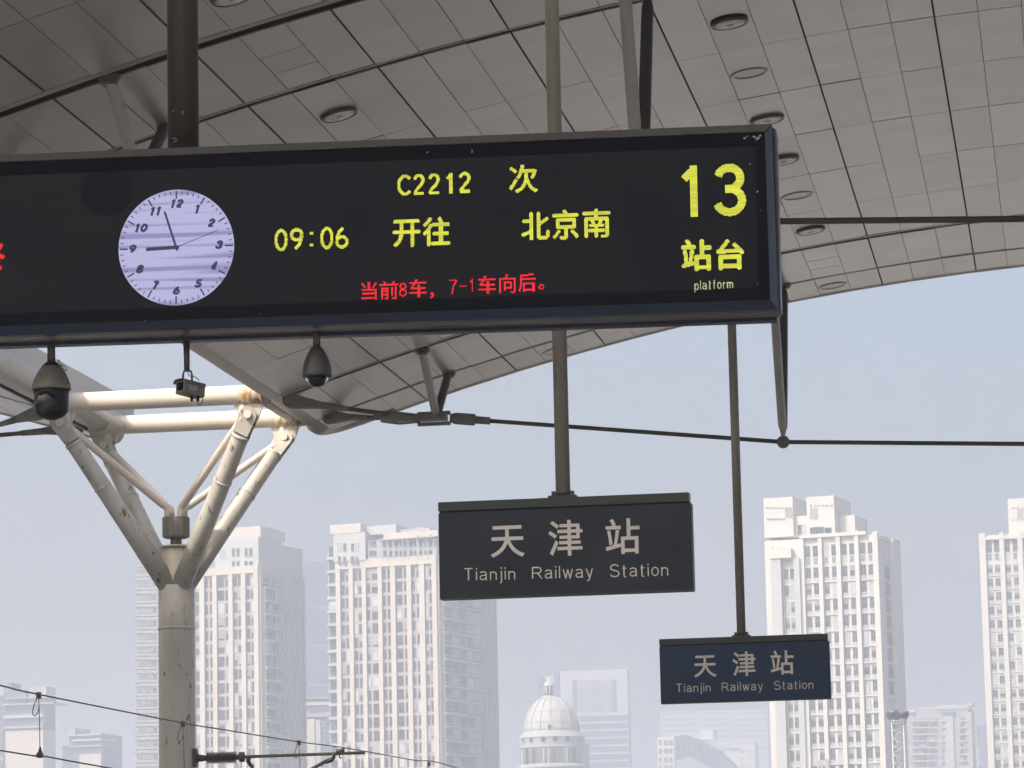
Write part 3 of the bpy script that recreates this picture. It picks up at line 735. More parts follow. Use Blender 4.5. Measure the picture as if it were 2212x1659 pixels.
# frame bars, mitred, sloping inwards
def frame_bar(name, outer, inner, dz_in, mats):
    q = MB(); (a, b_), (c_, d_) = outer, inner
    A, B_ = TB(*a, 0), TB(*b_, 0); Ci, D = TB(*c_, -dz_in), TB(*d_, -dz_in)
    q.quad(A, B_, D, Ci); A2, B2 = TB(*a, -.06), TB(*b_, -.06); q.quad(A, A2, B2, B_); C2, D2 = TB(*c_, -.06), TB(*d_, -.06)
    q.quad(Ci, D, D2, C2); q.quad(A2, C2, D2, B2); q.quad(A, Ci, C2, A2); q.quad(B_, B2, D2, D)
    return part(name, q, mats, board, recalc=True)
x0, x1, z0, z1 = -WB, 0, 0, HB; ft, fb, fs_ = .032, .052, .047
O = {'tl': (x0, z1), 'tr': (x1 - .012, z1), 'bl': (x0, z0), 'br': (x1 - .003, z0)}
I = {'tl': (x0 + fs_, z1 - ft), 'tr': (x1 - fs_, z1 - ft), 'bl': (x0 + fs_, z0 + fb), 'br': (x1 - fs_ + .006, z0 + fb)}
M['frametop'] = mat('board_top_frame', (.048, .045, .043), rough=.4, noise=.2, nscale=3)  # greyer than the other bars: reflected ceiling put into the colour
frame_bar('frame_top', (O['tl'], O['tr']), (I['tl'], I['tr']), .012, M['frametop'])
frame_bar('frame_bottom', (O['bl'], O['br']), (I['bl'], I['br']), .022, M['casing'])
frame_bar('frame_side', (O['tr'], O['br']), (I['tr'], I['br']), .022, M['casing'])
frame_bar('frame_side', (O['tl'], O['bl']), (I['tl'], I['bl']), .022, M['casing'])
# inner border
q = MB(); bt, bb, bs = .063, .062, .046
ix0, ix1, iz0, iz1 = x0 + fs_ - .002, x1 - fs_ + .008, fb - .002, HB - ft + .002
sx0, sx1, sz0, sz1 = x0 + fs_ + bs, x1 - fs_ - bs, fb + bb, HB - ft - bt
for (a, b_, c_, d_) in (((ix0, iz1), (ix1, iz1), (sx1, sz1), (sx0, sz1)), ((ix0, iz0), (sx0, sz0), (sx1, sz0), (ix1, iz0)), ((ix1, iz0), (sx1, sz0), (sx1, sz1), (ix1, iz1)), ((ix0, iz0), (ix0, iz1), (sx0, sz1), (sx0, sz0))):
    q.quad(TB(*a, -.024), TB(*b_, -.024), TB(*c_, -.034), TB(*d_, -.034))
part('inner_border', q, M['inner'], board)
q = MB(); q.quad(TB(sx0 - .001, sz0 - .001, -.036), TB(sx1 + .001, sz0 - .001, -.036), TB(sx1 + .001, sz1 + .001, -.036), TB(sx0 - .001, sz1 + .001, -.036)); scr = part('screen', q, M['screen'], board)
# housing behind
q = MB(); q.box((x0 + .004, .061, .012), (x1 - .004, DB, HB - .006), T=TBv); part('housing', q, M['casing'], board)
q = MB(); q.box((x0 + .002, .064, .004), (x1 - .001, .225, .0115), T=TBv); part('underside', q, M['brushed'], board, label='dusty brushed metal underside')
q = MB(); q.box((x0, .228, -.012), (x1 - .02, DB + .02, .0118), T=TBv); part('rear_lip', q, M['casing'], board)
q = MB(); q.box((-.0035, .03, .01), (.0065, .21, HB - .02), T=TBv); part('end_plate', q, M['casing'], board)
q = MB(); q.tube([TB(-.015, HB - .02, -.02), TB(-.008, .02, -.02)], .004, 6); part('edge_bead', q, M['black'], board)
PW = .0043
SC = 16.6 / F
def TS(u, v, w): return TB(u, v, -.036 + w * .5 + .001)
def ledtext(name, glyphs, matk, pitch=PW, par=scr, grow=0, pen=0, **kw):
    for g_ in glyphs:
        txt, x, y, w, h = g_[:5]; q = MB(); u, v = onboard(x, y)
        led_glyph(q, txt, u, v, w * SC, h * SC, TS, pitch, grow=grow * SC, pen=(g_[5] if len(g_) > 5 else pen) * SC, **kw)
        part(name, q, M[matk], par)
ledtext('led_train_number', [('C', 871, 396.6, 31, 46), ('2', 903, 395.2, 28, 46), ('2', 935.5, 393.8, 28, 46), ('1', 968, 392.4, 15, 45), ('2', 1002, 390.6, 29, 46)], 'led_y', pen=3.4)
ledtext('led_character', [('次', 1128.3, 382.8, 63, 63)], 'led_y', grow=1.2)
ledtext('led_digit', [('0', 604.5, 515.4, 29, 49), ('9', 638, 513.9, 29, 49), ('0', 703.5, 511.2, 29, 49), ('6', 736, 509.6, 29, 49)], 'led_y', pen=3.3)
ledtext('led_colon', [(':', 670.5, 513, 10, 31)], 'led_y', pen=4.6)
ledtext('led_character', [('开', 876, 501, 61, 60), ('往', 941, 497, 61, 64)], 'led_y', grow=1.7)
ledtext('led_character', [('北', 1155, 485.5, 62, 61), ('京', 1220, 482, 58, 66), ('南', 1287, 479, 60, 64)], 'led_y', grow=1.5)
ledtext('led_red_character', [('当', 794.6, 625.5, 34, 39), ('前', 837.7, 623.9, 40, 41), ('8', 868.2, 623, 17, 30, 1.6), ('车', 900.6, 619.5, 39, 40), ('，', 931, 635, 9, 13),
        ('7', 975.8, 616.5, 20, 31, 1.6), ('-', 997.5, 615.6, 20, 3.6, 1.5), ('1', 1015.7, 613.5, 9, 29, 1.6), ('车', 1050, 612, 39, 40), ('向', 1094.7, 610, 36, 41), ('后', 1136.5, 607, 38, 40), ('。', 1168, 617, 12, 12)], 'led_r', grow=.5)
ledtext('led_platform_digit', [('1f', 1487, 410, 38, 112, 8.2), ('3', 1575, 407, 70, 114, 8.6)], 'led_y')
ledtext('led_character', [('站', 1504, 548, 66, 70), ('台', 1576.5, 546.5, 61, 67)], 'led_y', grow=2.0)
def word(txt, x0, x1, gap):
    """advance of each letter in view pixels"""
    tot = sum((PEN[c][0] if c != ' ' else .30) for c in txt) + gap * (len(txt) - 1); k = (x1 - x0) / tot; x = x0; out = []
    for c in txt:
        w = (PEN[c][0] if c != ' ' else .30) * k
        if c != ' ': out.append((c, x + w / 2, w))
        x += w + gap * k
    return out
EXT = {'T': (0, 1), 'i': (0, 1), 'l': (0, 1), 'j': (-.28, 1), 'a': (0, .72), 'n': (0, .72), 'r': (0, .72), 'm': (0, .72), 'R': (0, 1), 'w': (0, .72), 'y': (-.28, .72), 'S': (-.02, 1.02), 't': (0, .92), 'o': (-.01, .73), 'p': (-.26, .72), 'f': (0, 1)}
for c_, x_, w_0 in word('platform', 1499, 1582.6, .17):
    lo, hi = EXT[c_]; H = 20; base = 621.5 - .045 * (x_ - 1541)
    q = MB(); u, v = onboard(x_, base - (lo + hi) / 2 * H); led_glyph(q, c_, u, v, w_0 * SC, (hi - lo) * H * SC, TS, .0018, pen=1.0 * SC, cell=.8, cellv=.9); part('led_letter', q, M['led_w'], scr)
ledtext('led_cut_off_character', [('终', -24, 549, 66, 66)], 'led_r', grow=1.8)
# clock
cu, cv = onboard(377.4, 531.5); R = 128 * SC
q = MB(); N = 72
ctr = TB(cu, cv, -.034)
q.poly([(R * math.cos(2 * math.pi * i / N), 0, R * math.sin(2 * math.pi * i / N)) for i in range(N)])
rotm = Matrix((U, -Nn, Vv)).transposed().to_4x4()
me = q.mesh('clock_face', M['clockface']); clk = link('clock_face', me, board, Matrix.Translation(ctr - Vector(board.location)) @ rotm)
def TC(u, v, w=0): return Vector((u * R, -.0012 - w * .001, v * R))
def cpart(name, mb, m_): return link(name, mb.mesh(name, m_), clk)
q = MB()
for i in range(60):
    a = math.pi / 2 - 2 * math.pi * i / 60; big = i % 5 == 0; r0, r1, w = (.84, .975, .013) if big else (.915, .97, .008)
    d = Vector((math.cos(a), math.sin(a))); p = Vector((-d.y, d.x))
    q.quad(*[TC(*(d * r_ + p * s_)) for r_, s_ in ((r0, -w), (r1, -w), (r1, w), (r0, w))])
cpart('minute_marks', q, M['clockink'])
cz = crop(0, 400, 2.458)
for txt, zx, zy in (('12', 1150, 342), ('1', 1280, 378), ('2', 1378, 468), ('3', 1428, 612), ('4', 1393, 758), ('5', 1292, 866), ('6', 1150, 912), ('7', 1010, 876), ('8', 908, 772), ('9', 858, 640), ('10', 915, 502), ('11', 1005, 392)):
    u, v = onboard(*cz(zx, zy)); u = (u - cu) / R; v = (v - cv) / R; q = MB()
    wd = {'1': .075}; gap_ = .03; ws = [wd.get(c, .125) for c in txt]; tot = sum(ws) + gap_ * (len(txt) - 1); x = u - tot / 2
    for c, w in zip(txt, ws):
        print_strokes(q, StrokeGlyph(c, x + w / 2, v, w, .15, .0215, shear=.33), lambda a, b_, l_: TC(a, b_), rows=26); x += w + gap_
    cpart('numeral', q, M['clockink'])
def hand(name, ang, r0, r1, w0, w1, lv):
    a = math.pi / 2 - math.radians(ang); d = Vector((math.cos(a), math.sin(a))); p = Vector((-d.y, d.x)); q = MB()
    q.quad(*[TC(*(d * r_ + p * s_), lv) for r_, s_ in ((-r0, -w0), (r1, -w1), (r1, w1), (-r0, w0))]); cpart(name, q, M['clockink'])
hand('hour_hand', 268.3, .05, .52, .030, .032, 1); hand('minute_hand', 342.2, .06, .66, .019, .018, 2); hand('second_hand', 69.5, .04, .78, .006, .005, 3)
q = MB(); q.poly([TC(.035 * math.cos(t * .7), .035 * math.sin(t * .7), 4) for t in range(9)]); cpart('hub', q, M['clockink'])
# round mark and paint chips
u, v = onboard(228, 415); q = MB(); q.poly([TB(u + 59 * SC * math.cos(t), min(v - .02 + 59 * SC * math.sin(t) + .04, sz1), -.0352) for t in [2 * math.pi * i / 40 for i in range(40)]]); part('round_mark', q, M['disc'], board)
rng = random.Random(3)
for x, y, s in ((501, 692, 13), (512, 688, 7), (521, 686, 4), (381, 705, 5), (388, 690, 2), (649, 684, 13), (655, 688, 9), (641, 688, 7), (660, 682, 5), (661, 690, 4), (910, 678, 6), (916, 677, 3), (1608, 296, 8), (1628, 293, 8), (1636, 297, 10), (1642, 290, 5), (1614, 292, 4),
                (1018, 326, 5), (1018, 320, 2), (922, 327, 4), (1636, 411, 6), (1619, 352, 4), (1643, 453, 2), (1636, 611, 2.5), (311, 691, 2), (560, 676, 2)):
    u, v = onboard(x, y); q = MB(); n_ = 9; ph = rng.random() * 6; el = rng.uniform(.45, .9); ro = rng.uniform(-.8, .8)
    pts = []
    for i in range(n_):
        t = 2 * math.pi * i / n_; rr = s * .62 * SC * rng.uniform(.45, 1.2); a, b_ = rr * math.cos(t), rr * el * math.sin(t)
        pts.append(TB(u + a * math.cos(ro) - b_ * math.sin(ro), v + a * math.sin(ro) + b_ * math.cos(ro), -.0215))
    q.poly(pts); part('paint_chip', q, M['chip'], board)
# posts
pb = atY(396, 329, YB + .16)
q = MB(); q.tube([(pb.x, YB + .16, pb.z - .03), (pb.x, YB + .16, prof(pb.x) + .05)], .0755, 24); part('support_post', q, M['thickpost'], board)
q = MB(); rngs = random.Random(5)
for (zx, zy), (ex, ey) in (((1130, 700), (16, 26)), ((1190, 735), (14, 8)), ((1135, 915), (26, 12)), ((1105, 840), (5, 30))):
    x, y = crop(0, 0, 2.458)(zx, zy); p = atY(x, y, YB + .08)
    an0 = rngs.uniform(0, 6); arc = []
    for i in range(8):
        t = an0 + i * .5; arc.append((p.x + ex / 3.03 * SC * math.cos(t), p.z + ey / 3.03 * SC * math.sin(t)))
    for (xa, za), (xb, zb) in zip(arc[:-1], arc[1:]):
        fy = lambda X: YB + .16 - math.sqrt(max(.0765 ** 2 - (X - pb.x) ** 2, .0001))
        q.quad((xa, fy(xa), za - .003), (xb, fy(xb), zb - .003), (xb, fy(xb), zb + .003), (xa, fy(xa), za + .003))
part('scuff_marks', q, mat('pale_scuff', (.13, .105, .085), rough=.6), board)

# ------------------------------------------------------------------ cameras hanging from the board
YCm = YB + .12
def PZ(fn, zx, zy, Y=YCm): x, y = fn(zx, zy); return atY(x, y, Y)
ca = crop(0, 880, 4.424); px = YCm * 1.04 / F / (4.424 * 1.2346)      # metres per zoomed pixel
p = PZ(ca, 605, 650); c0 = Vector((p.x, YCm, 0)); Zt = lambda zy, fn=ca, zx=605: PZ(fn, zx, zy).z
dome = thing('dome_camera', 'large dome camera with grey cap and black body hanging under the left of the board', 'security camera', (c0.x, YCm, Zt(1062)), 'cameras hanging under the board')
q = MB(); q.tube([(c0.x, YCm, Zt(400)), (c0.x, YCm, Zt(165) + .05)], 48 * px, 16); part('hanger_tube', q, M['thickpost'], dome)
def lath(fn, zx, prof_z): return [(r * px, Zt(zy, fn, zx)) for r, zy in prof_z]
q = MB(); q.lathe(lath(ca, 605, [(48, 375), (70, 395), (120, 440), (165, 500), (205, 580), (228, 650), (235, 705), (226, 712)][::-1]), (c0.x, YCm, 0), 36); part('cap', q, M['camshell'], dome)
q = MB(); q.lathe(lath(ca, 605, [(72, 390), (50, 372)][::-1]), (c0.x, YCm, .0), 24); q.lathe(lath(ca, 605, [(75, 395), (112, 432), (114, 436)][::-1]), (c0.x, YCm, .002), 24); part('collar', q, M['black'], dome)
q = MB(); q.lathe(lath(ca, 605, [(215, 690), (208, 760), (205, 860), (198, 960), (170, 1000), (130, 1030), (70, 1055), (5, 1064)][::-1]), (c0.x, YCm, 0), 36); body = part('body', q, M['black'], dome)
q = MB(); q.lathe([(.001, -.02), (124 * px, -.02), (135 * px, .0), (124 * px, .012), (90 * px, .02), (.001, .026)], (c0.x - .008, YCm - 196 * px, Zt(875)), 28, axis=(-.05, -1, -.12)); eye = part('camera_eye', q, M['lensglass'], body)
q = MB()
arcp = [Vector((c0.x - .012 + 128 * px * math.cos(t), YCm - (212 - 18 * abs(math.cos(t))) * px, Zt(875) + 122 * px * math.sin(t))) for t in [math.radians(20 + 14 * i) for i in range(11)]]
q.tube(arcp, 8 * px, 6); part('hood', q, M['camshell'], body)
q = MB()
for pts in ([(690, 350), (730, 395), (725, 430), (690, 385), (690, 350)], [(725, 410), (765, 425), (795, 480), (775, 482), (740, 445), (725, 410)]):
    q.tube([PZ(ca, *a_) for a_ in pts], 4.5 * px, 5)
part('safety_chain', q, M['black'], dome)

cb = crop(400, 880, 4.424)
p = PZ(cb, 1970, 450); c1 = Vector((p.x, YCm, 0))
dome2 = thing('dome_camera', 'smaller dark dome camera with clear bubble under the middle of the board', 'security camera', (c1.x, YCm, Zt(675, cb, 1970)), 'cameras hanging under the board')
q = MB(); q.tube([(c1.x, YCm, Zt(210, cb, 1970)), (c1.x, YCm, Zt(15, cb, 1970) + .03)], 45 * px, 16); part('hanger_tube', q, M['thickpost'], dome2)
q = MB(); q.lathe(lath(cb, 1970, [(40, 195), (68, 215), (110, 280), (145, 360), (165, 440), (173, 520), (173, 552), (150, 556)][::-1]), (c1.x, YCm, 0), 36); part('shell', q, M['camshell_dark'], dome2)
q = MB(); q.lathe(lath(cb, 1970, [(95, 540), (95, 590), (70, 640), (20, 660)][::-1]), (c1.x, YCm, 0), 28); part('camera_ball', q, M['black'], dome2)
gm = bpy.data.materials.new('clear_bubble'); gm.use_nodes = True; gb = gm.node_tree.nodes['Principled BSDF']; gb.inputs['Base Color'].default_value = (.9, .92, .93, 1)
gb.inputs['Roughness'].default_value = .04; gb.inputs['Transmission Weight'].default_value = 1; gb.inputs['IOR'].default_value = 1.12
q = MB(); q.lathe(lath(cb, 1970, [(132, 550), (130, 590), (108, 635), (70, 662), (10, 675)][::-1]), (c1.x, YCm, 0), 32); part('bubble', q, gm, dome2)

p = PZ(cb, 450, 680)
bc = thing('box_camera', 'small grey box camera on a short stem under the board, between two dome cameras', 'security camera', tuple(p), 'cameras hanging under the board')
q = MB(); q.tube([PZ(cb, 436, 490), PZ(cb, 430, 110)], [34 * px, 40 * px], 14); q.box(tuple(PZ(cb, 360, 135) + Vector((0, -.03, 0))), tuple(PZ(cb, 495, 118) + Vector((0, .03, 0)))); part('stem', q, M['thickpost'], bc)
q = MB()
q.tube([PZ(cb, 392, 600), PZ(cb, 390, 530), PZ(cb, 402, 488), PZ(cb, 440, 476), PZ(cb, 485, 488), PZ(cb, 495, 530), PZ(cb, 495, 600)], 13 * px, 8); part('yoke', q, M['thickpost'], bc)
# housing: a box turned to look left of the viewer
ang = math.radians(-38); Rm = Matrix.Rotation(ang, 3, 'Z') @ Matrix.Rotation(math.radians(-6), 3, 'X')
bw, bh, bl = 175 * px, 165 * px, 300 * px
ctrb = PZ(cb, 460, 680) + Vector((0, .03, 0))
def TX_(v): return ctrb + Rm @ v
q = MB(); hw, hh, hl = bw / 2, bh / 2, bl / 2
q.box((-hw, -hl, -hh), (hw, hl, hh * .75), T=TX_); q.box((-hw * .8, -hl + .004, -hh * 1.12), (hw * .8, hl - .004, -hh * .995), T=TX_); hs = part('housing', q, M['camshell'], bc)
q = MB(); q.box((-hw * .68, -hl - .002, -hh * .62), (hw * .62, -hl + .004, hh * .55), T=TX_); part('window', q, M['lensglass'], hs)
q = MB(); prf = [(-hw * 1.15, hh * .45), (-hw * 1.02, hh * .92), (-hw * .5, hh * 1.02), (hw * .5, hh * 1.02), (hw * 1.02, hh * .92), (hw * 1.15, hh * .45)]
for (xa, za), (xb, zb) in zip(prf[:-1], prf[1:]):
    o1 = [TX_(Vector((xa, -hl - .014, za))), TX_(Vector((xb, -hl - .014, zb))), TX_(Vector((xb, hl, zb))), TX_(Vector((xa, hl, za)))]
    o2 = [v_ - Vector((0, 0, .003)) for v_ in o1]; q.poly(o1); q.poly(o2); q.poly([o1[0], o1[1], o2[1], o2[0]]); q.poly([o1[2], o1[3], o2[3], o2[2]])
part('sun_shield', q, M['camshell'], hs)
q = MB(); q.quad(TX_(Vector((hw + .001, -hl * .75, -hh * .5))), TX_(Vector((hw + .001, hl * .2, -hh * .5))), TX_(Vector((hw + .001, hl * .2, hh * .3))), TX_(Vector((hw + .001, -hl * .75, hh * .3)))); part('rating_sticker', q, mat('silver_sticker', (.25, .25, .24), rough=.4, noise=.5, nscale=60), hs)
for zx in (475, 547):
    q = MB(); a_ = PZ(cb, zx, 770) + Vector((0, .03, 0)); q.tube([a_, a_ + Vector((0, 0, -.012)), a_ + Vector((0, 0, -.026))], [18 * px, 20 * px, 13 * px], 10); part('cable_gland', q, M['black'], bc)
q = MB(); q.tube(smoothpath([PZ(cb, 550, 820), PZ(cb, 560, 860), PZ(cb, 592, 880), PZ(cb, 618, 850), PZ(cb, 625, 770)], 4), 5 * px, 6)
q.tube(smoothpath([PZ(cb, 450, 500), PZ(cb, 465, 540), PZ(cb, 520, 548), PZ(cb, 560, 575), PZ(cb, 580, 600)], 4), 5 * px, 6); part('cable', q, M['black'], bc)

# ------------------------------------------------------------------ hanging name signs
def station_sign(Y, xl, xr, ztop, zbot, postx, pr, chars, eng, lab, fm, sc_, ptop=None):
    root = thing('station_name_sign', lab, 'sign', ((xl + xr) / 2, Y, zbot), 'hanging station name signs')
    rail = .058
    q = MB(); q.box((xl + .004, Y, zbot), (xr + .010, Y + .085, ztop - rail - .012)); part('panel', q, fm, root)
    q = MB(); q.box((xl, Y - .012, ztop - rail), (xr, Y + .10, ztop)); part('top_rail', q, M['signrail'], root)
    q = MB(); q.box((xl + .006, Y + .012, ztop - rail - .013), (xr - .0, Y + .075, ztop - rail + .001)); part('shadow_gap', q, M['black'], root)
    q = MB(); q.box((xl + .002, Y - .006, zbot - .010), (xr + .012, Y + .09, zbot - .0005)); q.box((xr + .0105, Y - .004, zbot), (xr + .0150, Y + .087, ztop - rail - .014)); q.box((xl - .0005, Y - .004, zbot), (xl + .0035, Y + .087, ztop - rail - .014)); part('edge_trim', q, M['signrail'], root)
    def T(u, v, w): return Vector((u, Y - .001 - w, v))
    for ch, x, y, w, h in chars:
        p = atY(x, y, Y); q = MB(); print_glyph(q, ch, p.x, p.z, w * sc_, h * sc_, T, bold=.012); part('character', q, M['signletter'], root)
    (x0, y0), (x1, y1), H = eng
    for c_, x_, w_0 in word('Tianjin  Railway  Station', x0, x1, .15):
        lo, hi = EXT[c_]; base = y0 + (y1 - y0) * (x_ - x0) / (x1 - x0); p = atY(x_, base - (lo + hi) / 2 * H, Y)
        q = MB(); print_strokes(q, StrokeGlyph(c_, p.x, p.z, w_0 * sc_, (hi - lo) * H * sc_, .047 * H * sc_), T, rows=36, lv=.0015); part('letter', q, M['signletter'], root)
    yp = Y + .045
    if ptop:
        q = MB(); q.box((postx - 7, yp - .05, ptop), (postx + .25, yp + .05, ptop + .14)); part('cross_beam', q, M['post'], root)
    q = MB(); q.tube([(postx, yp, ztop + .01), (postx, yp, ptop or prof(postx) + .05)], pr, 20, caps=True); part('hanger_post', q, M['post'], root)
    q = MB(); q.box((postx - pr - .045, yp - .05, ztop), (postx + pr + .045, yp + .05, ztop + .015))
    for s_ in (-1, 1):
        q.box((postx + s_ * (pr + .012) - .012, yp - .03, ztop + .014), (postx + s_ * (pr + .012) + .012, yp + .03, ztop + .045))
    q.tube([(postx, yp, ztop + .013), (postx, yp, ztop + .03)], pr * 1.12, 16); part('flange', q, M['signrail'], root)
    return root
px1 = atY(1212.5, 900, 22.445).x; px2 = atY(1590, 1000, 33.945).x
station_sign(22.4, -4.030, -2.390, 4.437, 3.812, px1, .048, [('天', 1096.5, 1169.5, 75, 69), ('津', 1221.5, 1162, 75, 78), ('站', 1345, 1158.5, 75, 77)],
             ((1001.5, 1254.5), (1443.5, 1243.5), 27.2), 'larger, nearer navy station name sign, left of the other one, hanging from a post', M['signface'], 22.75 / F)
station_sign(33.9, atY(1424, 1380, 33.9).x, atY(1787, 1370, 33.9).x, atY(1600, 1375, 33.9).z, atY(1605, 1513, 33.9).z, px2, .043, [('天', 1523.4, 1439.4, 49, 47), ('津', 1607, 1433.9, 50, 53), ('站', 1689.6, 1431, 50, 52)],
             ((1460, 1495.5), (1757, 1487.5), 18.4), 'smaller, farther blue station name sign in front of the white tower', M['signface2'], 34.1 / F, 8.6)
# ------------------------------------------------------------------ city
ZG = -1.2
class Face:
    def __init__(s, P, U_, n): s.P = Vector(P); s.U = Vector(U_); s.n = Vector(n)
    def hit(s, x, y):
        d = ray(x, y); t = (s.P - CAM).dot(s.n) / d.dot(s.n); return CAM + d * t
    def uz(s, x, y): p = s.hit(x, y); return (p - s.P).dot(s.U), p.z
    def at(s, u, z, d=0): return Vector((s.P.x, s.P.y, 0)) + s.U * u + s.n * d + Vector((0, 0, z))
    def box(s, mb, u0, u1, z0, z1, d0, d1, mi=0):
        mb.box((u0, d0, z0), (u1, d1, z1), mi, T=lambda v: s.at(v.x, v.z, v.y))
    def mw(s, u, z, d=0):
        m_ = Matrix((s.U, -s.n, Vector((0, 0, 1)))).transposed().to_4x4(); return Matrix.Translation(s.at(u, z, d)) @ m_
_wc = {}
def window_mesh(w, h, nx=2, transom=.33, glass='glass', frame='wframe', fr=.09, sill=0, blind=0):
    key = (round(w, 1), round(h, 1), nx, transom, glass, frame, sill, blind)
    if key in _wc: return _wc[key]
    w, h = key[0], key[1]; q = MB(); q.quad((0, -.03, 0), (w, -.03, 0), (w, -.03, h), (0, -.03, h), 0)
    t = .10
    for (a, b_, c_, d_) in ((0, fr, 0, h), (w - fr, w, 0, h), (fr, w - fr, 0, fr), (fr, w - fr, h - fr, h)): q.box((a, -t, c_), (b_, -.02, d_), 1)
    for i in range(1, nx): q.box((w * i / nx - .035, -t * .8, fr), (w * i / nx + .035, -.02, h - fr), 1)
    if transom: q.box((fr, -t * .8, h * transom - .035), (w - fr, -.02, h * transom + .035), 1)
    if sill: q.box((0, -t, 0), (w, -.025, h * sill), 2)
    if blind: q.quad((fr, -.045, h * (1 - blind)), (w * .98 - fr, -.045, h * (1 - blind)), (w * .98 - fr, -.045, h - fr), (fr, -.045, h - fr), 3)
    me = q.mesh('window', [M[glass], M[frame], M['palegrey'], M['blind']]); _wc[key] = me; return me
class Tower:
    """two upright faces meeting at the corner seen at view column xc"""
    def __init__(s, name, lab, D, xl, xc, xr, yref, psi, cat='building', group='hazy city towers beyond the station'):
        r = ray(xc, yref); r.z = 0; r.normalize(); t = Vector((r.y, -r.x, 0)); a = math.radians(psi)
        Pc = CAM + r * D; Pc.z = 0
        s.fd = (-t * math.cos(a) + r * math.sin(a)); s.sdv = (t * math.sin(a) + r * math.cos(a))
        s.front = Face(Pc, -s.fd, -s.sdv); s.side = Face(Pc, s.sdv, -s.fd)
        s.wl = -s.front.uz(xl, yref)[0]
        s.ws = s.side.uz(xr, yref)[0] if xr else 20
        s.Pc = Pc
        s.root = thing(name, lab, cat, (Pc.x, Pc.y, ZG), group); s.D = D
    def ztop(s, x, y): return s.front.uz(x, y)[1]
    def core(s, z1, m_, u0=None, u1=0, d0=None, d1=0, name='wall', z0=ZG):
        q = MB(); s.front.box(q, -s.wl if u0 is None else u0, u1, z0, z1, -(s.ws if d0 is None else d0), d1)
        return part(name, q, m_, s.root)
    def put(s, face, me, u, z, name='window', d=.02):
        m_ = face.mw(u, z, d); m_.translation -= Vector(s.root.location); return link(name, me, s.root, m_)
def fbar(face, name, rects, m_, root, **kw):
    for u0, u1, z0, z1, d0, d1 in rects:
        q = MB(); face.box(q, u0, u1, z0, z1, d0, d1); part(name, q, m_, root, **kw)

def cream_tower(name, lab, D, fn, xl, xc, xsplit, xr, yref, psi, cols, pil, row0, pitch, nrow, hw, ytop_wall, yrow_x, dark_pair, xtra):
    X = lambda zx: fn(zx, yref)
    T_ = Tower(name, lab, D, X(xl)[0], X(xc)[0], X(xr)[0], fn(0, yref)[1], psi); f = T_.front; sd = T_.side; root = T_.root
    z_of = lambda zy, zx=yrow_x: f.uz(*fn(zx, zy))[1]
    zt = z_of(ytop_wall); dz = (z_of(row0) - z_of(row0 + pitch * 10)) / 10
    zr0 = z_of(row0); hh = dz * hw / pitch
    T_.core(zt, M['spandrel'])
    us = [(f.uz(*X(a))[0], f.uz(*X(b_))[0]) for a, b_ in pil]
    for u0, u1 in us: fbar(f, 'pilaster', [(u0, u1, ZG, zt + .01, .005, .55)], M['cream'], root)
    fbar(f, 'attic_band', [(-T_.wl, 0, zr0 + .5, zt + .15, .003, .62)], M['cream'], root)
    for k in range(nrow):
        z1 = zr0 - k * dz; z0 = z1 - hh
        if z1 < 0: break
        for ci, (a, b_) in enumerate(cols):
            u0 = f.uz(*X(a))[0]; u1 = f.uz(*X(b_))[0]; w = u1 - u0; wide = w > 3.4
            g_ = 'glass_dark' if ci in dark_pair else 'glass'
            T_.put(f, window_mesh(w, hh, 3 if wide else 1, .3 if wide else 0, g_, 'wframe', .05, blind=0 if ci in dark_pair else random.choice((0, 0, 0, 0, 0, 0, .25, .4, .8))), u0, z0)
    # side: glazed balcony bay, then a ribbed wall
    us = sd.uz(*X(xsplit))[0]; uc = T_.ws
    fbar(sd, 'corner_pier', [(0, us * .22 if False else 1.2, ZG, zt, .004, .3)], M['cream'], root)
    bay = MB(); sd.box(bay, 1.3, us, ZG, zt - dz * 1.6, .01, .8); part('glazed_bay', bay, M['palegrey'], root)
    nseg = 5
    for k in range(nrow + 1):
        z1 = zr0 - k * dz + hh * .0
        if z1 < 0: break
        fbar(sd, 'balcony_slab', [(1.2, us + .1, z1 - dz * .98, z1 - dz * .86, .02, 1.25)], M['palegrey'], root)
        fbar(sd, 'balcony_slab', [(1.2, us + .1, z1 - dz * .66, z1 - dz * .60, .02, 1.15)], M['palegrey'], root)
        w = (us - 1.6) / nseg
        for i in range(nseg): T_.put(sd, window_mesh(w - .1, hh * .95, 1, .0, ('glass', 'glass_pale', 'glass_dark', 'glass_pale', 'glass_pale')[(i + (k * 7) % 3 * (i % 2)) % 5], 'midgrey', .06), 1.45 + i * w, z1 - hh, d=.82)
        nr = 7; w2 = (uc - us) / nr
        for i in range(nr):
            if k % 1 == 0 and i % 2 == (0 if i < 99 else 1): T_.put(sd, window_mesh(w2 * .62, hh * 1.1, 1, 0, 'glass', 'midgrey', .1), us + i * w2 + w2 * .2, z1 - hh * 1.05)
        bl = MB(); sd.box(bl, uc - .05, uc + 1.1, z1 - dz * .95, z1 - dz * .55, -2.0, .25); part('balcony', bl, M['palegrey'], root)
    nr = 8; w2 = (uc - us) / nr
    for i in range(nr + 1): fbar(sd, 'rib', [(us + i * w2 - w2 * .16, us + i * w2 + w2 * .16, ZG, zt - dz * .3, .003, .5)], M['palegrey'], root)
    xtra(T_, f, sd, fn, z_of, dz, zt, zr0, hh)
    return T_

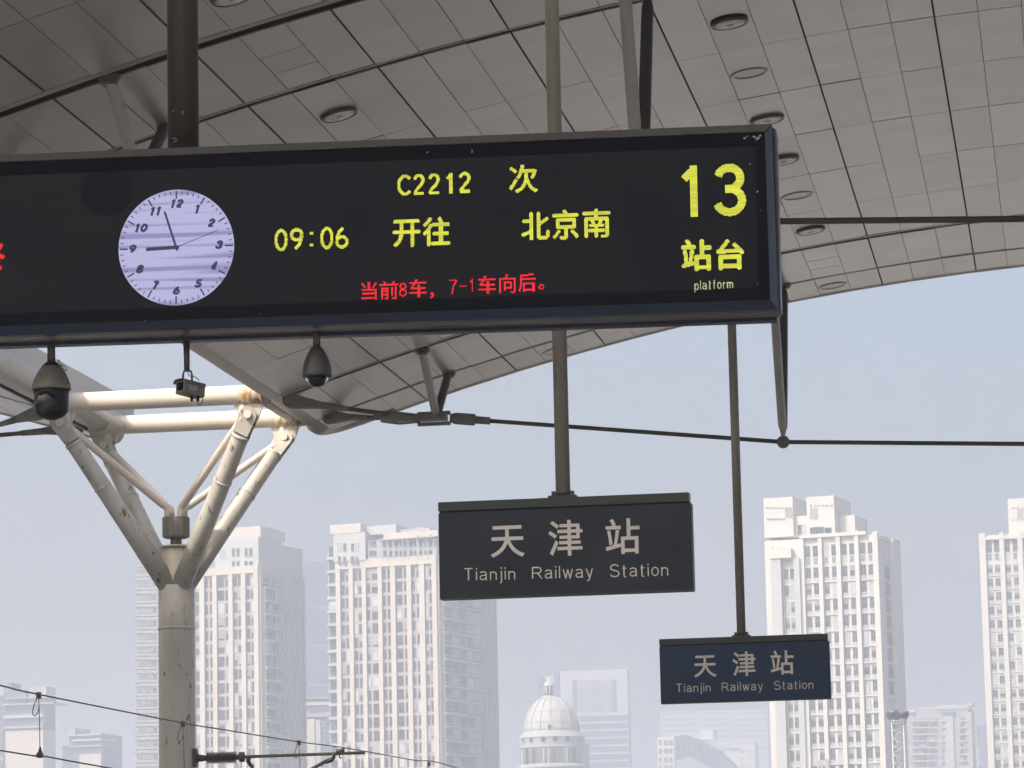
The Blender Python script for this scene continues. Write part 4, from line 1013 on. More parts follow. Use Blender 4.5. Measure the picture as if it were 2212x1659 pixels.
cA = crop(350, 1380, 2.484); cB = crop(800, 1360, 2.411); cE = crop(1950, 1250, 2.079); c6 = crop(0, 1600, 3.687)
cF = crop(2250, 1750, 4.599); c4 = crop(1700, 1650, 4.022); cD = crop(1300, 1700, 4.424)
def ublk(T_, f, fn, x0, x1, y0, y1, m_, d0=-8, d1=.6, yr=None, name='roof_block'):
    a = f.uz(*fn(x0, yr or y1))[0]; b_ = f.uz(*fn(x1, yr or y1))[0]; zz1 = f.uz(*fn((x0 + x1) / 2, y0))[1]; zz0 = f.uz(*fn((x0 + x1) / 2, y1))[1]
    q = MB(); f.box(q, a, b_, zz0, zz1, d0, d1); return part(name, q, m_, T_.root)
def uwin(T_, f, fn, x0, x1, y0, y1, d=.62, g_='glass', nx=1, tr=.3, frm='wframe'):
    a, zz0 = f.uz(*fn(x0, y1)); b_, _ = f.uz(*fn(x1, y1)); zz1 = f.uz(*fn(x0, y0))[1]
    T_.put(f, window_mesh(b_ - a, zz1 - zz0, nx, tr, g_, frm, .1), a, zz0, d=d)

def xt2(T_, f, sd, fn, z_of, dz, zt, zr0, hh):
    yr = 300
    ublk(T_, f, fn, 226, 432, 150, 330, M['palegrey'], d1=.9, name='upper_wall')
    for a, b_ in ((256, 276), (289, 308), (340, 359), (371, 389)):
        for y0 in (215, 300): uwin(T_, f, fn, a, b_, y0, y0 + 56, d=.92)
    ublk(T_, f, fn, 205, 402, 93, 152, M['cream'], d1=1.0); ublk(T_, f, fn, 402, 600, 95, 152, M['palegrey'], d1=-1.5)
    ublk(T_, f, fn, 600, 800, 112, 152, M['midgrey'], d1=-3); ublk(T_, f, fn, 540, 889, 140, 182, M['cream'], d0=-10, d1=.2)
    ublk(T_, f, fn, 700, 750, 100, 114, M['midgrey'], d1=-4)
    ublk(T_, f, fn, 438, 880, 184, 312, M['midgrey'], d0=-8, d1=.05, name='penthouse_wall')
    for x in (448, 470, 537, 575, 612, 640, 668, 705, 730, 768, 800, 830, 858):
        uwin(T_, f, fn, x, x + 22, 196, 240, d=.07); uwin(T_, f, fn, x, x + 22, 262, 300, d=.07, g_='glass_dark' if x % 3 else 'glass')
    ublk(T_, f, fn, 515, 885, 180, 188, M['midgrey'], d0=-.2, d1=1.2, name='pergola_beam')
    for x in (535, 572, 610, 670, 700, 765, 825, 878): ublk(T_, f, fn, x, x + 3, 183, 312, M['palegrey'], d0=.9, d1=1.1, name='pergola_post')
    ublk(T_, f, fn, 205, 228, 155, 230, M['cream'], d0=-12, d1=-1)
    clutter_items = [(315, 317, 78, 93, -.5), (320, 326, 84, 93, -.5), (705, 712, 96, 101, -4.5), (725, 750, 97, 101, -4.5), (790, 808, 114, 141, -4), (765, 768, 165, 181, 1), (845, 848, 160, 181, 1), (868, 871, 168, 181, 1)]
    for x0, x1, y0, y1, d in clutter_items: ublk(T_, f, fn, x0, x1, y0, y1, M['midgrey'], d0=d - 1.2, d1=d, name='roof_unit')
    ls = MB()
    f.box(ls, -T_.wl - 2.6, -T_.wl - .01, ZG, zt + dz * 1.2, -12, -1.2); part('left_bay_wall', ls, M['palegrey'], T_.root)
    for k in range(20):
        z1 = zr0 + dz * 2 - k * dz
        T_.put(f, window_mesh(2.0, hh, 1, .3, 'glass', 'wframe', .1), -T_.wl - 2.4, z1 - hh, d=-1.17)
        fbar(f, 'balcony_slab', [(-T_.wl - 2.8, -T_.wl - .01, z1 - hh - .7, z1 - hh - .2, -3, -.7)], M['palegrey'], T_.root)
cream_tower('apartment_tower', 'wide cream tower with pale pilasters, partly behind the larger name sign', 800, cB, 243, 897, 1150, 1262, 1245, 24,
            [(276, 298), (305, 327), (358, 381), (388, 411), (441, 462), (473, 515), (546, 565), (574, 596), (632, 670), (682, 700), (734, 753), (762, 782), (820, 838), (845, 865)],
            [(245, 274), (329, 356), (413, 440), (517, 543), (598, 629), (703, 732), (784, 818), (866, 896)], 382, 86.3, 18, 67, 318, 500, (6, 7), xt2)
def clutter(T_, f, fn, items):
    for x0, x1, y0, y1, d in items: ublk(T_, f, fn, x0, x1, y0, y1, M['midgrey'], d0=d - 1.5, d1=d, name='roof_unit')
def xt1(T_, f, sd, fn, z_of, dz, zt, zr0, hh):
    ublk(T_, f, fn, 560, 848, 137, 352, M['palegrey'], d0=-12, d1=.3, name='upper_wall')
    for a, b_ in ((672, 692), (703, 724), (756, 776), (786, 808)):
        for y0 in (203, 288): uwin(T_, f, fn, a, b_, y0, y0 + 58, d=.32)
    ublk(T_, f, fn, 590, 627, 212, 270, M['midgrey'], d0=0, d1=.4); ublk(T_, f, fn, 640, 852, 68, 137, M['cream'], d0=-13, d1=-.3)
    ublk(T_, f, fn, 860, 868, 58, 68, M['midgrey'], d1=-4, d0=-5)
    clutter(T_, f, fn, [(700, 712, 130, 138, -.5), (718, 740, 132, 138, -.5), (835, 852, 126, 137, -.3), (846, 850, 52, 68, -4), (780, 783, 60, 68, -4)])
    a = sd.uz(*fn(990, 400))[0]; z1 = sd.uz(*fn(1050, 195))[1]; q = MB(); sd.box(q, a, T_.ws, ZG, z1, -9, .1); part('side_wing', q, M['palegrey'], T_.root)
    a = sd.uz(*fn(880, 300))[0]; b_ = sd.uz(*fn(985, 300))[0]; z1 = sd.uz(*fn(930, 72))[1]; q = MB(); sd.box(q, 1, b_, ZG, z1, -9, -.2); part('stair_block', q, M['cream'], T_.root)
cream_tower('apartment_tower', 'cream tower with pale pilasters just right of the branching column', 810, cA, 330, 855, 985, 1143, 1180, 27,
            [(345, 366), (376, 398), (430, 460), (496, 515), (526, 546), (578, 622), (630, 652), (685, 708), (715, 737), (770, 792), (800, 820)],
            [(330, 344), (400, 428), (462, 494), (548, 577), (654, 683), (739, 768), (822, 853)], 390, 88, 18, 68, 330, 700, (3, 4), xt1)

# grey banded tower left of the column
T_ = Tower('office_tower', 'pale grey glass tower with thin horizontal bands, left of the branching column', 830, *[c6(x, 900)[0] for x in (1338, 1760, 1790)], c6(0, 900)[1], 4)
f = T_.front; z_ = lambda y: f.uz(*c6(1500, y))[1]; zt = f.uz(300, 1192)[1]; dz = z_(75) - z_(205)
T_.core(zt, M['palegrey'])
us = [f.uz(*c6(x, 900))[0] for x in (1342, 1382, 1422, 1462, 1503, 1546)]
for k in range(-4, 14):
    z1 = z_(75) - k * dz
    if z1 > zt - .5: continue
    fbar(f, 'band', [(-T_.wl - .3, 0, z1 + .05, z1 + .22, .01, .10), ], M['bluegrey'], T_.root)
    fbar(f, 'balcony_rail', [(-T_.wl - .3, 0, z1 - dz * .66, z1 - dz * .62, .01, .12)], M['bluegrey'], T_.root)
    for i in range(5): T_.put(f, window_mesh(us[i + 1] - us[i] - .12, dz * .40, 1, 0, 'glass_blue', 'wframe', .09), us[i] + .06, z1 - dz * .42) if i == 4 else T_.put(f, window_mesh(us[i + 1] - us[i] - .12, dz * .40, 1, 0, 'glass_pale', 'midgrey', .09), us[i] + .06, z1 - dz * .42)
    for i in range(12): fbar(f, 'baluster', [(-T_.wl + i * 1.05 + .2, -T_.wl + i * 1.05 + .32, z1 - dz * .86, z1 - dz * .66, .01, .10)], M['midgrey'], T_.root)

# white tower on the right
def white_tower(lab, D, fn, xl, xc, xr, yref, psi, cols, pil, row0, pitch, nrow, hw, ytop, xz, extra, toprow=None):
    X = lambda zx: fn(zx, yref)
    T_ = Tower('white_tower', lab, D, X(xl)[0], X(xc)[0], X(xr)[0] if xr else None, fn(0, yref)[1], psi); f = T_.front; root = T_.root
    z_ = lambda y, x=xz: f.uz(*fn(x, y))[1]; zt = z_(ytop); dz = (z_(row0) - z_(row0 + 10 * pitch)) / 10; hh = dz * hw / pitch
    T_.core(zt, M['ivory'])
    for a, b_ in pil: fbar(f, 'pilaster', [(f.uz(*X(a))[0], f.uz(*X(b_))[0], ZG, zt + .5, .005, .75)], M['ivory'], root)
    for k in range(nrow):
        z1 = z_(row0) - k * dz
        if z1 < 0: break
        for a, b_ in cols:
            u0 = f.uz(*X(a))[0]; u1 = f.uz(*X(b_))[0]
            T_.put(f, window_mesh(u1 - u0, hh, 2, .68, 'glass', 'midgrey', .07, sill=.2, blind=random.choice((0, 0, 0, 0, 0, .25, .4))), u0, z1 - hh)
        if len(pil) > 1: fbar(f, 'sill_band', [(f.uz(*X(pil[0][0]))[0], f.uz(*X(pil[-1][1]))[0], z1 - hh - .45, z1 - hh - .12, .01, .28)], M['ivory'], root)
    if toprow:
        for a, b_ in cols:
            if toprow[2] and a < toprow[2]: continue
            u0 = f.uz(*X(a))[0]; u1 = f.uz(*X(b_))[0]; z1, z0 = z_(toprow[0]), z_(toprow[1]); zm = z0 + (z1 - z0) * .40
            T_.put(f, window_mesh(u1 - u0, z1 - zm, 2, .5, 'glass', 'midgrey', .07), u0, zm)
            T_.put(f, window_mesh(u1 - u0, zm - z0 - .2, 4, .5, 'glass', 'ivory', .12), u0, z0)
    extra(T_, f, T_.side, fn, z_, dz, zt, hh); return T_
def xt7(T_, f, sd, fn, z_, dz, zt, hh):
    B_ = lambda *a, **k: ublk(T_, f, fn, *a, **k)
    B_(173, 335, 155, 375, M['ivory'], d0=-14, d1=-1.5); B_(412, 565, 148, 372, M['ivory'], d0=-14, d1=-1.5); B_(262, 420, 256, 374, M['ivory'], d0=-14, d1=-2.5)
    B_(568, 655, 246, 372, M['ivory'], d0=-14, d1=-4.5); B_(655, 673, 330, 372, M['ivory'], d0=-12, d1=-4); B_(355, 398, 250, 260, M['ivory'], d0=-14, d1=-5)
    for x in (282, 307): uwin(T_, f, fn, x, x + 22, 306, 368, d=-2.47)
    for x in (350, 375): uwin(T_, f, fn, x, x + 22, 306, 368, d=-2.47)
    for x in (290, 300, 311, 322): uwin(T_, f, fn, x, x + 5, 212, 268, d=-1.47, g_='glass_dark', tr=0)
    for x in (428, 440, 452, 463): uwin(T_, f, fn, x, x + 5, 212, 275, d=-1.47, g_='glass_dark', tr=0)
    uwin(T_, f, fn, 425, 505, 322, 362, d=-1.47, nx=5, g_='glass', tr=0); uwin(T_, f, fn, 507, 548, 322, 362, d=-1.47, nx=1, g_='glass_dark', tr=0)
    for x0, x1, y, n_ in ((182, 332, 208, 7), (426, 562, 195, 6), (184, 290, 270, 7)):
        for i in range(n_): x = x0 + (x1 - x0) * i / n_; uwin(T_, f, fn, x, x + 10, y, y + 9, d=-1.45, g_='glass_dark', tr=0)
    B_(225, 345, 448, 500, M['ivory'], d0=0, d1=1.6); u0 = f.uz(*fn(258, 780))[0]; u1 = f.uz(*fn(385, 780))[0]
    q = MB(); f.box(q, f.uz(*fn(236, 780))[0], f.uz(*fn(292, 780))[0], ZG, z_(498, 260), .004, 1.3); part('bay_wall', q, M['palegrey'], T_.root)
    q = MB(); f.box(q, f.uz(*fn(364, 780))[0], f.uz(*fn(396, 780))[0], ZG, z_(498, 380), .004, 1.3); part('bay_wall', q, M['palegrey'], T_.root)
    B_(384, 752, 358, 378, M['ivory'], d0=-1, d1=.9, name='parapet')
    for x in (228, 264, 286, 322): uwin(T_, f, fn, x, x + 9, 437, 447, d=.02, g_='glass_dark', tr=0)
    # right side
    a, b_ = .26 * T_.ws, .52 * T_.ws; zs = sd.uz(*fn(870, 385))[1]
    q = MB(); sd.box(q, 0.01, T_.ws, zt - 1, zs, -6, .35); part('side_parapet', q, M['ivory'], T_.root)
    q = MB(); sd.box(q, .58 * T_.ws, T_.ws, ZG, zs - .05, .004, .9); part('side_pier', q, M['ivory'], T_.root)
    for k in range(14):
        z1 = z_(540) - k * dz
        if z1 > 0: T_.put(sd, window_mesh(b_ - a, hh, 2, .68, 'glass', 'midgrey', .07), a, z1 - hh)
white_tower('white tower with stepped roof blocks behind the farther name sign', 700, cE, 196, 832, 927, 780, 15,
            [(300, 325), (333, 358), (422, 450), (464, 494), (523, 550), (567, 593), (625, 653), (667, 695), (727, 757), (770, 798)],
            [(396, 418), (497, 519), (598, 621), (700, 723), (801, 831)], 540, 92, 14, 74, 376, 600, xt7, (416, 524, 400))
def xt8(T_, f, sd, fn, z_, dz, zt, hh):
    B_ = lambda *a, **k: ublk(T_, f, fn, *a, **k)
    B_(1530, 1760, 153, 372, M['ivory'], d0=-14, d1=-3)
    for x in (1546, 1572, 1598, 1624):
        for y in (207, 272): uwin(T_, f, fn, x, x + 12, y, y + 7, d=-2.97, g_='glass_dark', tr=0)
    for x in (1577, 1586, 1596, 1606): uwin(T_, f, fn, x, x + 4, 216, 268, d=-2.97, g_='glass', tr=0)
    B_(1378, 1640, 376, 392, M['ivory'], d0=-1, d1=.85, name='parapet')
    for k in range(20):
        pass
white_tower('white tower cut off by the right edge of the photo', 860, cE, 1392, 1910, 1960, 780, 8,
            [(1430, 1460), (1472, 1502), (1533, 1560), (1575, 1603), (1636, 1664), (1678, 1706)],
            [(1392, 1427), (1505, 1530), (1606, 1633), (1709, 1736)], 530, 77.3, 17, 54, 366, 1500, xt8, (395, 508, None))

# far, faint buildings: (label, distance, crop, xl, xc, xr, yref, psi, ytop, wall, columns, row0, pitch, rows, win height, blocks)
def far_building(lab, D, fn, xl, xc, xr, yref, psi, ytop, wall, cols=(), row0=0, pitch=0, nrow=0, hw=0, blocks=(), glass='glass', nx=2, name='city_building'):
    T_ = Tower(name, lab, D, *[fn(x, yref)[0] for x in (xl, xc, xr)], fn(0, yref)[1], psi); f = T_.front
    T_.core(f.uz(*fn((xl + xc) / 2, ytop))[1], M[wall])
    for k in range(nrow):
        for a, b_ in cols:
            y0 = row0 + k * pitch; u0, z0 = f.uz(*fn(a, y0 + hw)); u1 = f.uz(*fn(b_, y0 + hw))[0]; z1 = f.uz(*fn(a, y0))[1]
            if z0 > 0: T_.put(f, window_mesh(u1 - u0, z1 - z0, nx, .0, glass, 'palegrey', .15), u0, z0)
    for x0, x1, y0, y1, mt, dd in blocks: ublk(T_, f, fn, x0, x1, y0, y1, M[mt], d0=-10, d1=dd)
    return T_
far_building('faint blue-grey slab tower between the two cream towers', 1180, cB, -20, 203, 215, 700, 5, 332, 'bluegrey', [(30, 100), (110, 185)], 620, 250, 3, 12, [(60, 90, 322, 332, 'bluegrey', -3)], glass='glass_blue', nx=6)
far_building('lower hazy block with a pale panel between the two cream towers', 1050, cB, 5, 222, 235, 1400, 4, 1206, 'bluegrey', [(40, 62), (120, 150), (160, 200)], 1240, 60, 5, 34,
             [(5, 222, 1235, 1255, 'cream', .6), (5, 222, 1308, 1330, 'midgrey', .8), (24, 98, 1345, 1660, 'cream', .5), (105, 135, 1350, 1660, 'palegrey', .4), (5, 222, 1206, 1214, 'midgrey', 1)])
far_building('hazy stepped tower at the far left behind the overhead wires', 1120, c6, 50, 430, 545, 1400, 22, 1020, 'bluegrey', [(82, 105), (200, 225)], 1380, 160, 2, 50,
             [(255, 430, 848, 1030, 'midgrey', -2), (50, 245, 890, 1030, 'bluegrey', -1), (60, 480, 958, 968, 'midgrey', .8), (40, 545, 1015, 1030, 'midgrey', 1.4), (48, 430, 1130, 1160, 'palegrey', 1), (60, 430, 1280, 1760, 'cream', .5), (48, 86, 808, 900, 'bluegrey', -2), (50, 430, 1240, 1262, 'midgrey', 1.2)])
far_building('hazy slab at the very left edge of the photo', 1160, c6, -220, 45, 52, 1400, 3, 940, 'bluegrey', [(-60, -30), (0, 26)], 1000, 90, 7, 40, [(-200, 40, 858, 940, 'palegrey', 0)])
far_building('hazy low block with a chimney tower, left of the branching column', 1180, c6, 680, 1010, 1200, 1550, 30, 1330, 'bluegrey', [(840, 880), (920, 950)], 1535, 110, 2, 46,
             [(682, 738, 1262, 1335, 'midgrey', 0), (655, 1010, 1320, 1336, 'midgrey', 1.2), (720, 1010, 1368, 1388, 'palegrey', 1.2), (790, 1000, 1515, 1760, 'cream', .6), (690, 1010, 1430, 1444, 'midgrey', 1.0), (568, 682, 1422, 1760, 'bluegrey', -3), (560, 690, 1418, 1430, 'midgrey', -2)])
T5 = far_building('faint square tower with a large framed opening behind the dome', 1500, cD, 868, 1662, 1690, 1000, 4, 385, 'palegrey', (), blocks=[(600, 655, 436, 1500, 'bluegrey', -6), (655, 800, 436, 1500, 'palegrey', -8), (800, 866, 395, 1500, 'bluegrey', -3)])
f = T5.front
for (a, b_, c_, d_, g_, nx_, tr_) in ((1010, 1068, 500, 885, 'glass_blue', 2, .5), (1470, 1532, 500, 885, 'glass_blue', 2, .5)): uwin(T5, f, cD, a, b_, c_, d_, d=.03, g_=g_, nx=nx_, tr=0, frm='midgrey')
for k in range(9):
    for i in range(5): uwin(T5, f, cD, 1072 + i * 79, 1148 + i * 79, 503 + k * 42.5, 540 + k * 42.5, d=.03, g_='glass_pale', nx=2, tr=0, frm='midgrey')
for k in range(9): uwin(T5, f, cD, 890, 1676, 937 + k * 91, 1000 + k * 91, d=.03, g_='glass_blue', nx=14, tr=0, frm='bluegrey')
far_building('very faint broad banded tower low behind the farther name sign', 2300, c4, 250, 1395, 1410, 1300, 3, 985, 'palegrey', [(260, 640), (660, 1000), (1020, 1380)], 1010, 62, 8, 26, (), glass='glass_blue', nx=8)
far_building('faint white apartment block left of the curved blue roof', 1700, c4, 215, 395, 740, 1400, 35, 1265, 'ivory', [(232, 265), (285, 330), (340, 382)], 1300, 92, 4, 62, [(600, 735, 1190, 1290, 'ivory', -6), (380, 600, 1222, 1290, 'palegrey', -8)])
far_building('faint pale block right of the curved blue roof', 1900, c4, 870, 1262, 1300, 1450, 5, 1320, 'ivory', [(1110, 1140), (1195, 1220), (900, 930)], 1410, 70, 4, 34, [(1010, 1265, 1308, 1322, 'ivory', .6), (990, 1100, 1385, 1410, 'glass_blue', .4), (870, 1000, 1345, 1400, 'palegrey', .6)])
T9 = far_building('hazy apartment block with ribbed balconies between the white towers', 1250, cF, 760, 1540, 1612, 1000, 5, 640, 'midgrey', [(850, 880), (884, 908), (925, 975), (978, 1028), (1055, 1090), (1093, 1126), (1205, 1240), (1425, 1470), (1473, 1518)], 745, 82, 10, 46,
             [(1255, 1380, 730, 1700, 'palegrey', .7), (1530, 1606, 690, 1700, 'spandrel', .8), (1520, 1580, 575, 602, 'ivory', 0), (800, 870, 665, 690, 'ivory', 1.2), (1150, 1540, 600, 650, 'palegrey', .4), (930, 1160, 625, 650, 'palegrey', 0), (1210, 1375, 685, 725, 'bluegrey', .75)])
f = T9.front
for k in range(10):
    for a, b_ in ((840, 908), (918, 1030), (1048, 1130), (1198, 1244), (1418, 1525)): ublk(T9, f, cF, a, b_, 795 + k * 82, 803 + k * 82, M['ivory'], d0=0, d1=1.4, name='balcony_slab')
for i in range(14): ublk(T9, f, cF, 860 + i * 22, 868 + i * 22, 735, 795, M['ivory'], d0=0, d1=.5, name='crown_rib')
far_building('thin hazy tower pair beside the right-hand white tower', 1450, cF, 1640, 1790, 1800, 1100, 4, 850, 'bluegrey', [(1648, 1670), (1690, 1702), (1740, 1765)], 1000, 120, 3, 100, [(1725, 1760, 790, 860, 'bluegrey', -2), (1640, 1660, 830, 860, 'palegrey', 0)], nx=1)

# curved blue roof
P0 = atY(*c4(392, 1270), 1600); rootc = thing('curved_roof_building', 'faint blue building with a curved sloping roof, low beside the farther name sign', 'building', (P0.x, P0.y, ZG), 'hazy city towers beyond the station')
def curve_prism(pts, D0, D1, name, mk, par, **kw):
    q = MB(); A = [atY(*c4(*p), D0) for p in pts]; B2 = [Vector((a.x, D1, a.z)) for a in A]
    q.poly(A); q.poly(list(reversed(B2)))
    for i in range(len(A)): q.poly([A[i - 1], A[i], B2[i], B2[i - 1]])
    return part(name, q, M[mk], par, recalc=True, **kw)
cv = [(520, 1240), (620, 1278), (720, 1325), (800, 1378), (880, 1440), (950, 1505), (1005, 1560), (1060, 1625), (1130, 1720)]
curve_prism([(392, 1275), (450, 1255)] + cv + [(400, 1720)], 1600, 1640, 'roof_shell', 'bluegrey', rootc)
curve_prism([(412, 1520), (520, 1490), (540, 1470), (700, 1545), (820, 1610), (900, 1700), (420, 1700)], 1598.6, 1599.9, 'gable_wall', 'midgrey', rootc)
for i in range(8):
    y0 = cv[i]; q = MB()
    A = atY(*c4(430 + i * 62, 1700), 1599.5); Bz = atY(*c4(430 + i * 62, [1262, 1250, 1262, 1290, 1325, 1365, 1410, 1458][i]), 1599.5); q.box((A.x - .4, 1599.2, 0), (A.x + .4, 1599.9, Bz.z - .5)); part('roof_rib', q, M['bluegrey'], rootc)

# domed building
DD = 960.0
pc = atY(*cD(757, 1110), DD); s_ = DD / F / (4.424 * 1.2346) * 1.0
zz = lambda y, x=757: atY(*cD(x, y), DD).z
dm = thing('domed_building', 'white domed rotunda with lantern and small round windows, low between the signs', 'building', (pc.x, DD, ZG))
q = MB(); rd = 328 * s_; zb, zp = zz(1120), zz(700)
pr = [(rd * math.cos(t) ** .9, zb + (zp - zb) * math.sin(t)) for t in [math.pi / 2 * i / 16 for i in range(15)]]; pr.append((70 * s_, zp)); q.lathe(pr, (pc.x, DD, 0), 48); shell = part('dome_shell', q, M['domewhite'], dm)
for i in range(16):
    a = 2 * math.pi * (i + .3) / 16; q = MB(); pts = [Vector((pc.x + (r_ + .05) * math.cos(a), DD + (r_ + .05) * math.sin(a), h)) for r_, h in pr]; q.tube(pts, .16, 6); part('rib', q, M['domering'], shell)
for hy in (880, 1010):
    t = math.asin((zz(hy) - zb) / (zp - zb)); r_ = rd * math.cos(t) ** .9; q = MB(); q.lathe([(r_ + .02, -.08), (r_ + .14, 0), (r_ + .0, .1)], (pc.x, DD, zz(hy)), 48); part('ring_seam', q, M['domering'], shell)
q = MB(); q.lathe([(388 * s_, zz(1300)), (388 * s_, zz(1190)), (400 * s_, zz(1188)), (385 * s_, zz(1170)), (330 * s_, zz(1112)), (327 * s_, zz(1105))], (pc.x, DD, 0), 48, sm=False); part('upper_cornice', q, M['domering'], dm)
q = MB(); q.lathe([(386 * s_, zz(1540)), (386 * s_, zz(1187)), (387 * s_, zz(1186))], (pc.x, DD, 0), 48); drum = part('drum', q, M['domewhite'], dm)
q = MB(); q.lathe([(387 * s_, zz(1312)), (396 * s_, zz(1306)), (396 * s_, zz(1296)), (387 * s_, zz(1292))], (pc.x, DD, 0), 48); part('string_course', q, M['domering'], dm)
q = MB(); q.lathe([(400 * s_, ZG), (400 * s_, zz(1560)), (432 * s_, zz(1548)), (432 * s_, zz(1530)), (386 * s_, zz(1500))], (pc.x, DD, 0), 48, sm=False); part('lower_cornice', q, M['domering'], dm)
for x in (450, 562, 712, 855, 990):
    off = (x - 757) * s_; a = -math.acos(max(-1, min(1, off / (387 * s_)))); c_ = Vector((pc.x + 387 * s_ * math.cos(a), DD + 387 * s_ * math.sin(a), zz(1220)))
    q = MB(); q.lathe([(.95, 0), (.95, .16), (.75, .17), (.74, .05)], c_, 16, axis=(math.cos(a), math.sin(a), 0)); w_ = part('round_window', q, M['domewhite'], drum)
    q = MB(); q.lathe([(.72, .06), (.70, .10)], c_, 16, axis=(math.cos(a), math.sin(a), 0)); part('pane', q, M['glass_dark'], w_) if False else part('round_pane', q, M['glass_dark'], drum)
for x0, x1 in ((420, 440), (485, 520), (575, 608), (706, 722), (765, 780), (825, 840), (960, 988), (1048, 1068)):
    off = ((x0 + x1) / 2 - 757) * s_; a = -math.acos(off / (387 * s_)); hw_ = (x1 - x0) / 2 * s_ / max(.35, abs(math.sin(a))); rr = 387 * s_
    q = MB(); cc = Vector((pc.x + rr * math.cos(a), DD + rr * math.sin(a), 0)); tg = Vector((-math.sin(a), math.cos(a), 0)); nn = Vector((math.cos(a), math.sin(a), 0))
    q.box((-hw_, 0, zz(1500)), (hw_, .14, zz(1318)), T=lambda v: cc + tg * v.x + nn * v.y + Vector((0, 0, v.z))); part('tall_window', q, M['glass'], drum)
q = MB(); q.lathe([(330 * s_ * .3, zz(722)), (100 * s_, zz(700)), (62 * s_, zz(690)), (60 * s_, zz(688))], (pc.x - 22 * s_, DD, 0), 24); part('lantern_base', q, M['domewhite'], dm)
for i in range(8):
    a = 2 * math.pi * (i + .5) / 8; q = MB(); b_ = Vector((pc.x - 22 * s_ + 54 * s_ * math.cos(a), DD + 54 * s_ * math.sin(a), zz(695))); q.tube([b_, Vector((b_.x, b_.y, zz(575)))], 9 * s_, 8); part('lantern_column', q, M['domewhite'], dm)
q = MB(); q.lathe([(30 * s_, zz(695)), (30 * s_, zz(575))], (pc.x - 22 * s_, DD, 0), 12); part('lantern_core', q, M['glass'], dm)
q = MB(); q.lathe([(64 * s_, zz(580)), (68 * s_, zz(570)), (60 * s_, zz(556)), (48 * s_, zz(535)), (22 * s_, zz(515)), (10 * s_, zz(490)), (4 * s_, zz(480)), (2 * s_, zz(440))], (pc.x - 22 * s_, DD, 0), 20); part('lantern_cap', q, M['domewhite'], dm)
q = MB(); q.lathe([(.5, zz(1090)), (.5, zz(1040)), (.3, zz(1032))], (pc.x + 25 * s_, DD - rd * .96, 0), 10); q2 = MB(); q2.box((pc.x + 2 * s_, DD - rd * 1.02, zz(1105)), (pc.x + 50 * s_, DD - rd * .8, zz(1040))); dw = part('dormer', q2, M['domewhite'], shell)
q2 = MB(); q2.box((pc.x + 8 * s_, DD - rd * 1.03, zz(1100)), (pc.x + 42 * s_, DD - rd * 1.021, zz(1048))); part('dormer_window', q2, M['glass_dark'], shell)
q2 = MB(); q2.box((pc.x + 330 * s_, DD - 2, ZG), (pc.x + 410 * s_, DD + 6, zz(1275))); part('side_pavilion', q2, M['domewhite'], dm)
q2 = MB(); q2.box((pc.x + 322 * s_, DD - 2.6, zz(1285)), (pc.x + 425 * s_, DD + 6.6, zz(1270))); part('pavilion_cornice', q2, M['domering'], dm)

# floodlight mast
DM = 455.0; pm = atY(*cF(668, 900), DM); sM = DM / F / (4.599 * 1.2346); zm = lambda y: atY(*cF(668, y), DM).z
mast = thing('floodlight_mast', 'white lattice floodlight mast in front of the white tower edge', 'mast', (pm.x, DM, ZG))
hwm = 78 * sM
legs = [Vector((pm.x + sx * hwm * .9, DM + sy * hwm * .6, 0)) for sx, sy in ((-1, -1), (1, -1), (1, 1), (-1, 1))]
ztm = zm(800)
for l_ in legs:
    q = MB(); q.tube([Vector((l_.x, l_.y, ZG)), Vector((l_.x, l_.y, ztm))], .11, 6); part('leg', q, M['mastwhite'], mast)
h = ztm; k = 0
while h > 5:
    h2 = h - 100 * sM
    for i in range(4):
        a, b_ = legs[i], legs[(i + 1) % 4]; q = MB()
        if k % 2: a, b_ = b_, a
        q.tube([Vector((a.x, a.y, h)), Vector((b_.x, b_.y, h2))], .075, 5); part('diagonal', q, M['mastwhite'], mast)
        q = MB(); q.tube([Vector((a.x, a.y, h2)), Vector((b_.x, b_.y, h2))], .035, 5); part('crossbar', q, M['mastwhite'], mast)
    h = h2; k += 1
for y, w in ((795, 100), (828, 90), (685, 92)):
    q = MB(); r_ = w * sM; zq = zm(y)
    ring = [Vector((pm.x + r_ * math.cos(t), DM + r_ * math.sin(t), zq)) for t in [2 * math.pi * i / 16 for i in range(17)]]; q.tube(ring, .06, 6); part('platform_ring', q, M['mastwhite'], mast)
for i in range(6):
    a = 2 * math.pi * i / 6; q = MB(); q.tube([Vector((pm.x + 85 * sM * math.cos(a), DM + 85 * sM * math.sin(a), zm(830))), Vector((pm.x + 85 * sM * math.cos(a), DM + 85 * sM * math.sin(a), zm(680)))], .05, 5); part('upright', q, M['mastwhite'], mast)
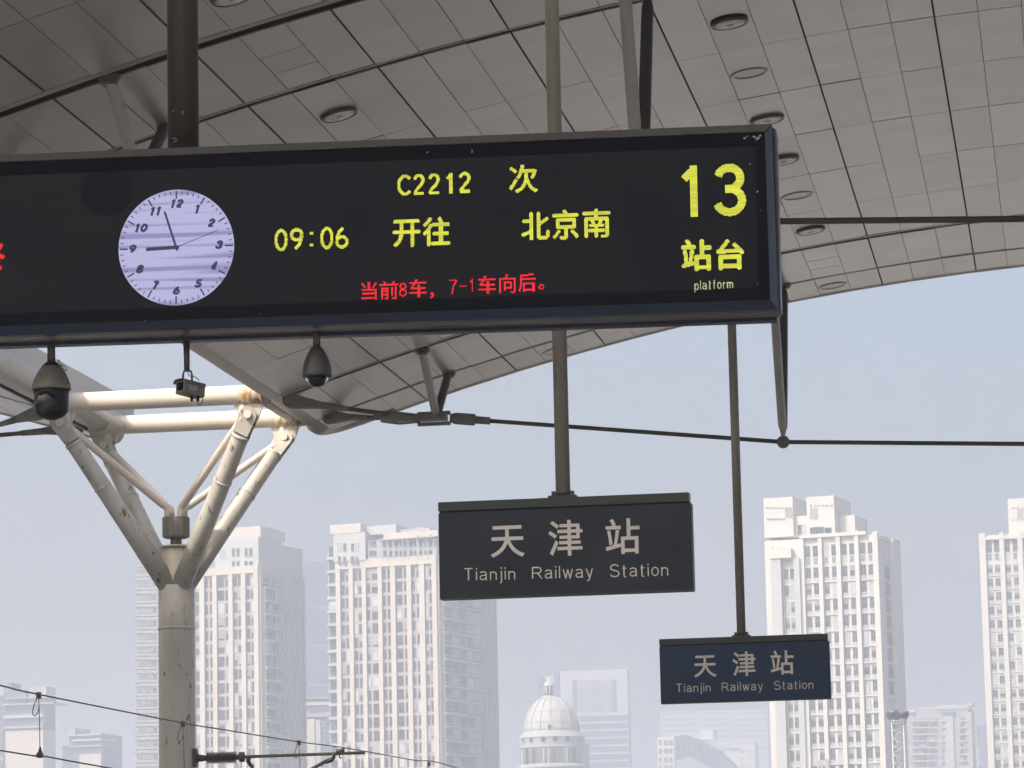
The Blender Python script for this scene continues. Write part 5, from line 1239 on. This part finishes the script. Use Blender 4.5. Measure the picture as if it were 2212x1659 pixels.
for i in range(12):
    a = 2 * math.pi * (i + .5) / 12; r_ = 112 * sM if abs(math.cos(a)) > .5 else 80 * sM
    c_ = Vector((pm.x + r_ * math.cos(a), DM + r_ * math.sin(a), zm(735) + .12 * (i % 3))); q = MB()
    q.lathe([(.14, -.3), (.42, -.1), (.46, .12), (.40, .16)], c_, 12, axis=(math.cos(a), math.sin(a), -.5)); part('floodlight', q, M['lampdark'], mast)
q = MB(); q.box((pm.x - .35, DM - .3, zm(685)), (pm.x + .2, DM + .3, zm(660))); part('junction_box', q, M['lampdark'], mast)

# phone antennas above the bottom edge
DA = 330.0; pa = atY(*c4(1985, 1600), DA); sA = DA / F / (4.022 * 1.2346); ant = thing('antenna_mast', 'small grey pole with panel antennas at the bottom edge before the white tower', 'antenna', (pa.x, DA, ZG))
q = MB(); q.tube([Vector((pa.x, DA, ZG)), Vector((pa.x, DA, atY(*c4(1985, 1530), DA).z))], 10 * sA, 8); part('pole', q, M['midgrey'], ant)
for zx, w, y0, tl in ((1937, 12, 1512, -.15), (1968, 10, 1545, .1), (2025, 16, 1505, 0), (2053, 8, 1508, .05)):
    c_ = atY(*c4(zx, y0), DA); q = MB(); q.box((-w * sA, -.1, -150 * sA), (w * sA, .1, 0), T=lambda v: c_ + Vector((v.x + v.z * tl, v.y, v.z))); part('panel_antenna', q, M['palegrey'] if zx != 2053 else M['midgrey'], ant)
q = MB(); a_ = atY(*c4(1925, 1580), DA); b_ = atY(*c4(2060, 1580), DA); q.tube([a_, b_], 5 * sA, 6); part('bracket', q, M['midgrey'], ant)

# ------------------------------------------------------------------ haze
hz = MB(); hz.box((-3400, -420, -2.2), (3400, 4800, 150)); hm = bpy.data.materials.new('haze_air'); hm.use_nodes = True
n, l = nt(hm); n.clear(); pv = n.new('ShaderNodeVolumePrincipled'); ho = n.new('ShaderNodeOutputMaterial'); l.new(pv.outputs[0], ho.inputs['Volume'])
pv.inputs['Color'].default_value = (.775, .825, .915, 1); pv.inputs['Density'].default_value = .00095; pv.inputs['Anisotropy'].default_value = .25
tag(link('haze', hz.mesh('haze', hm)), kind='stuff')
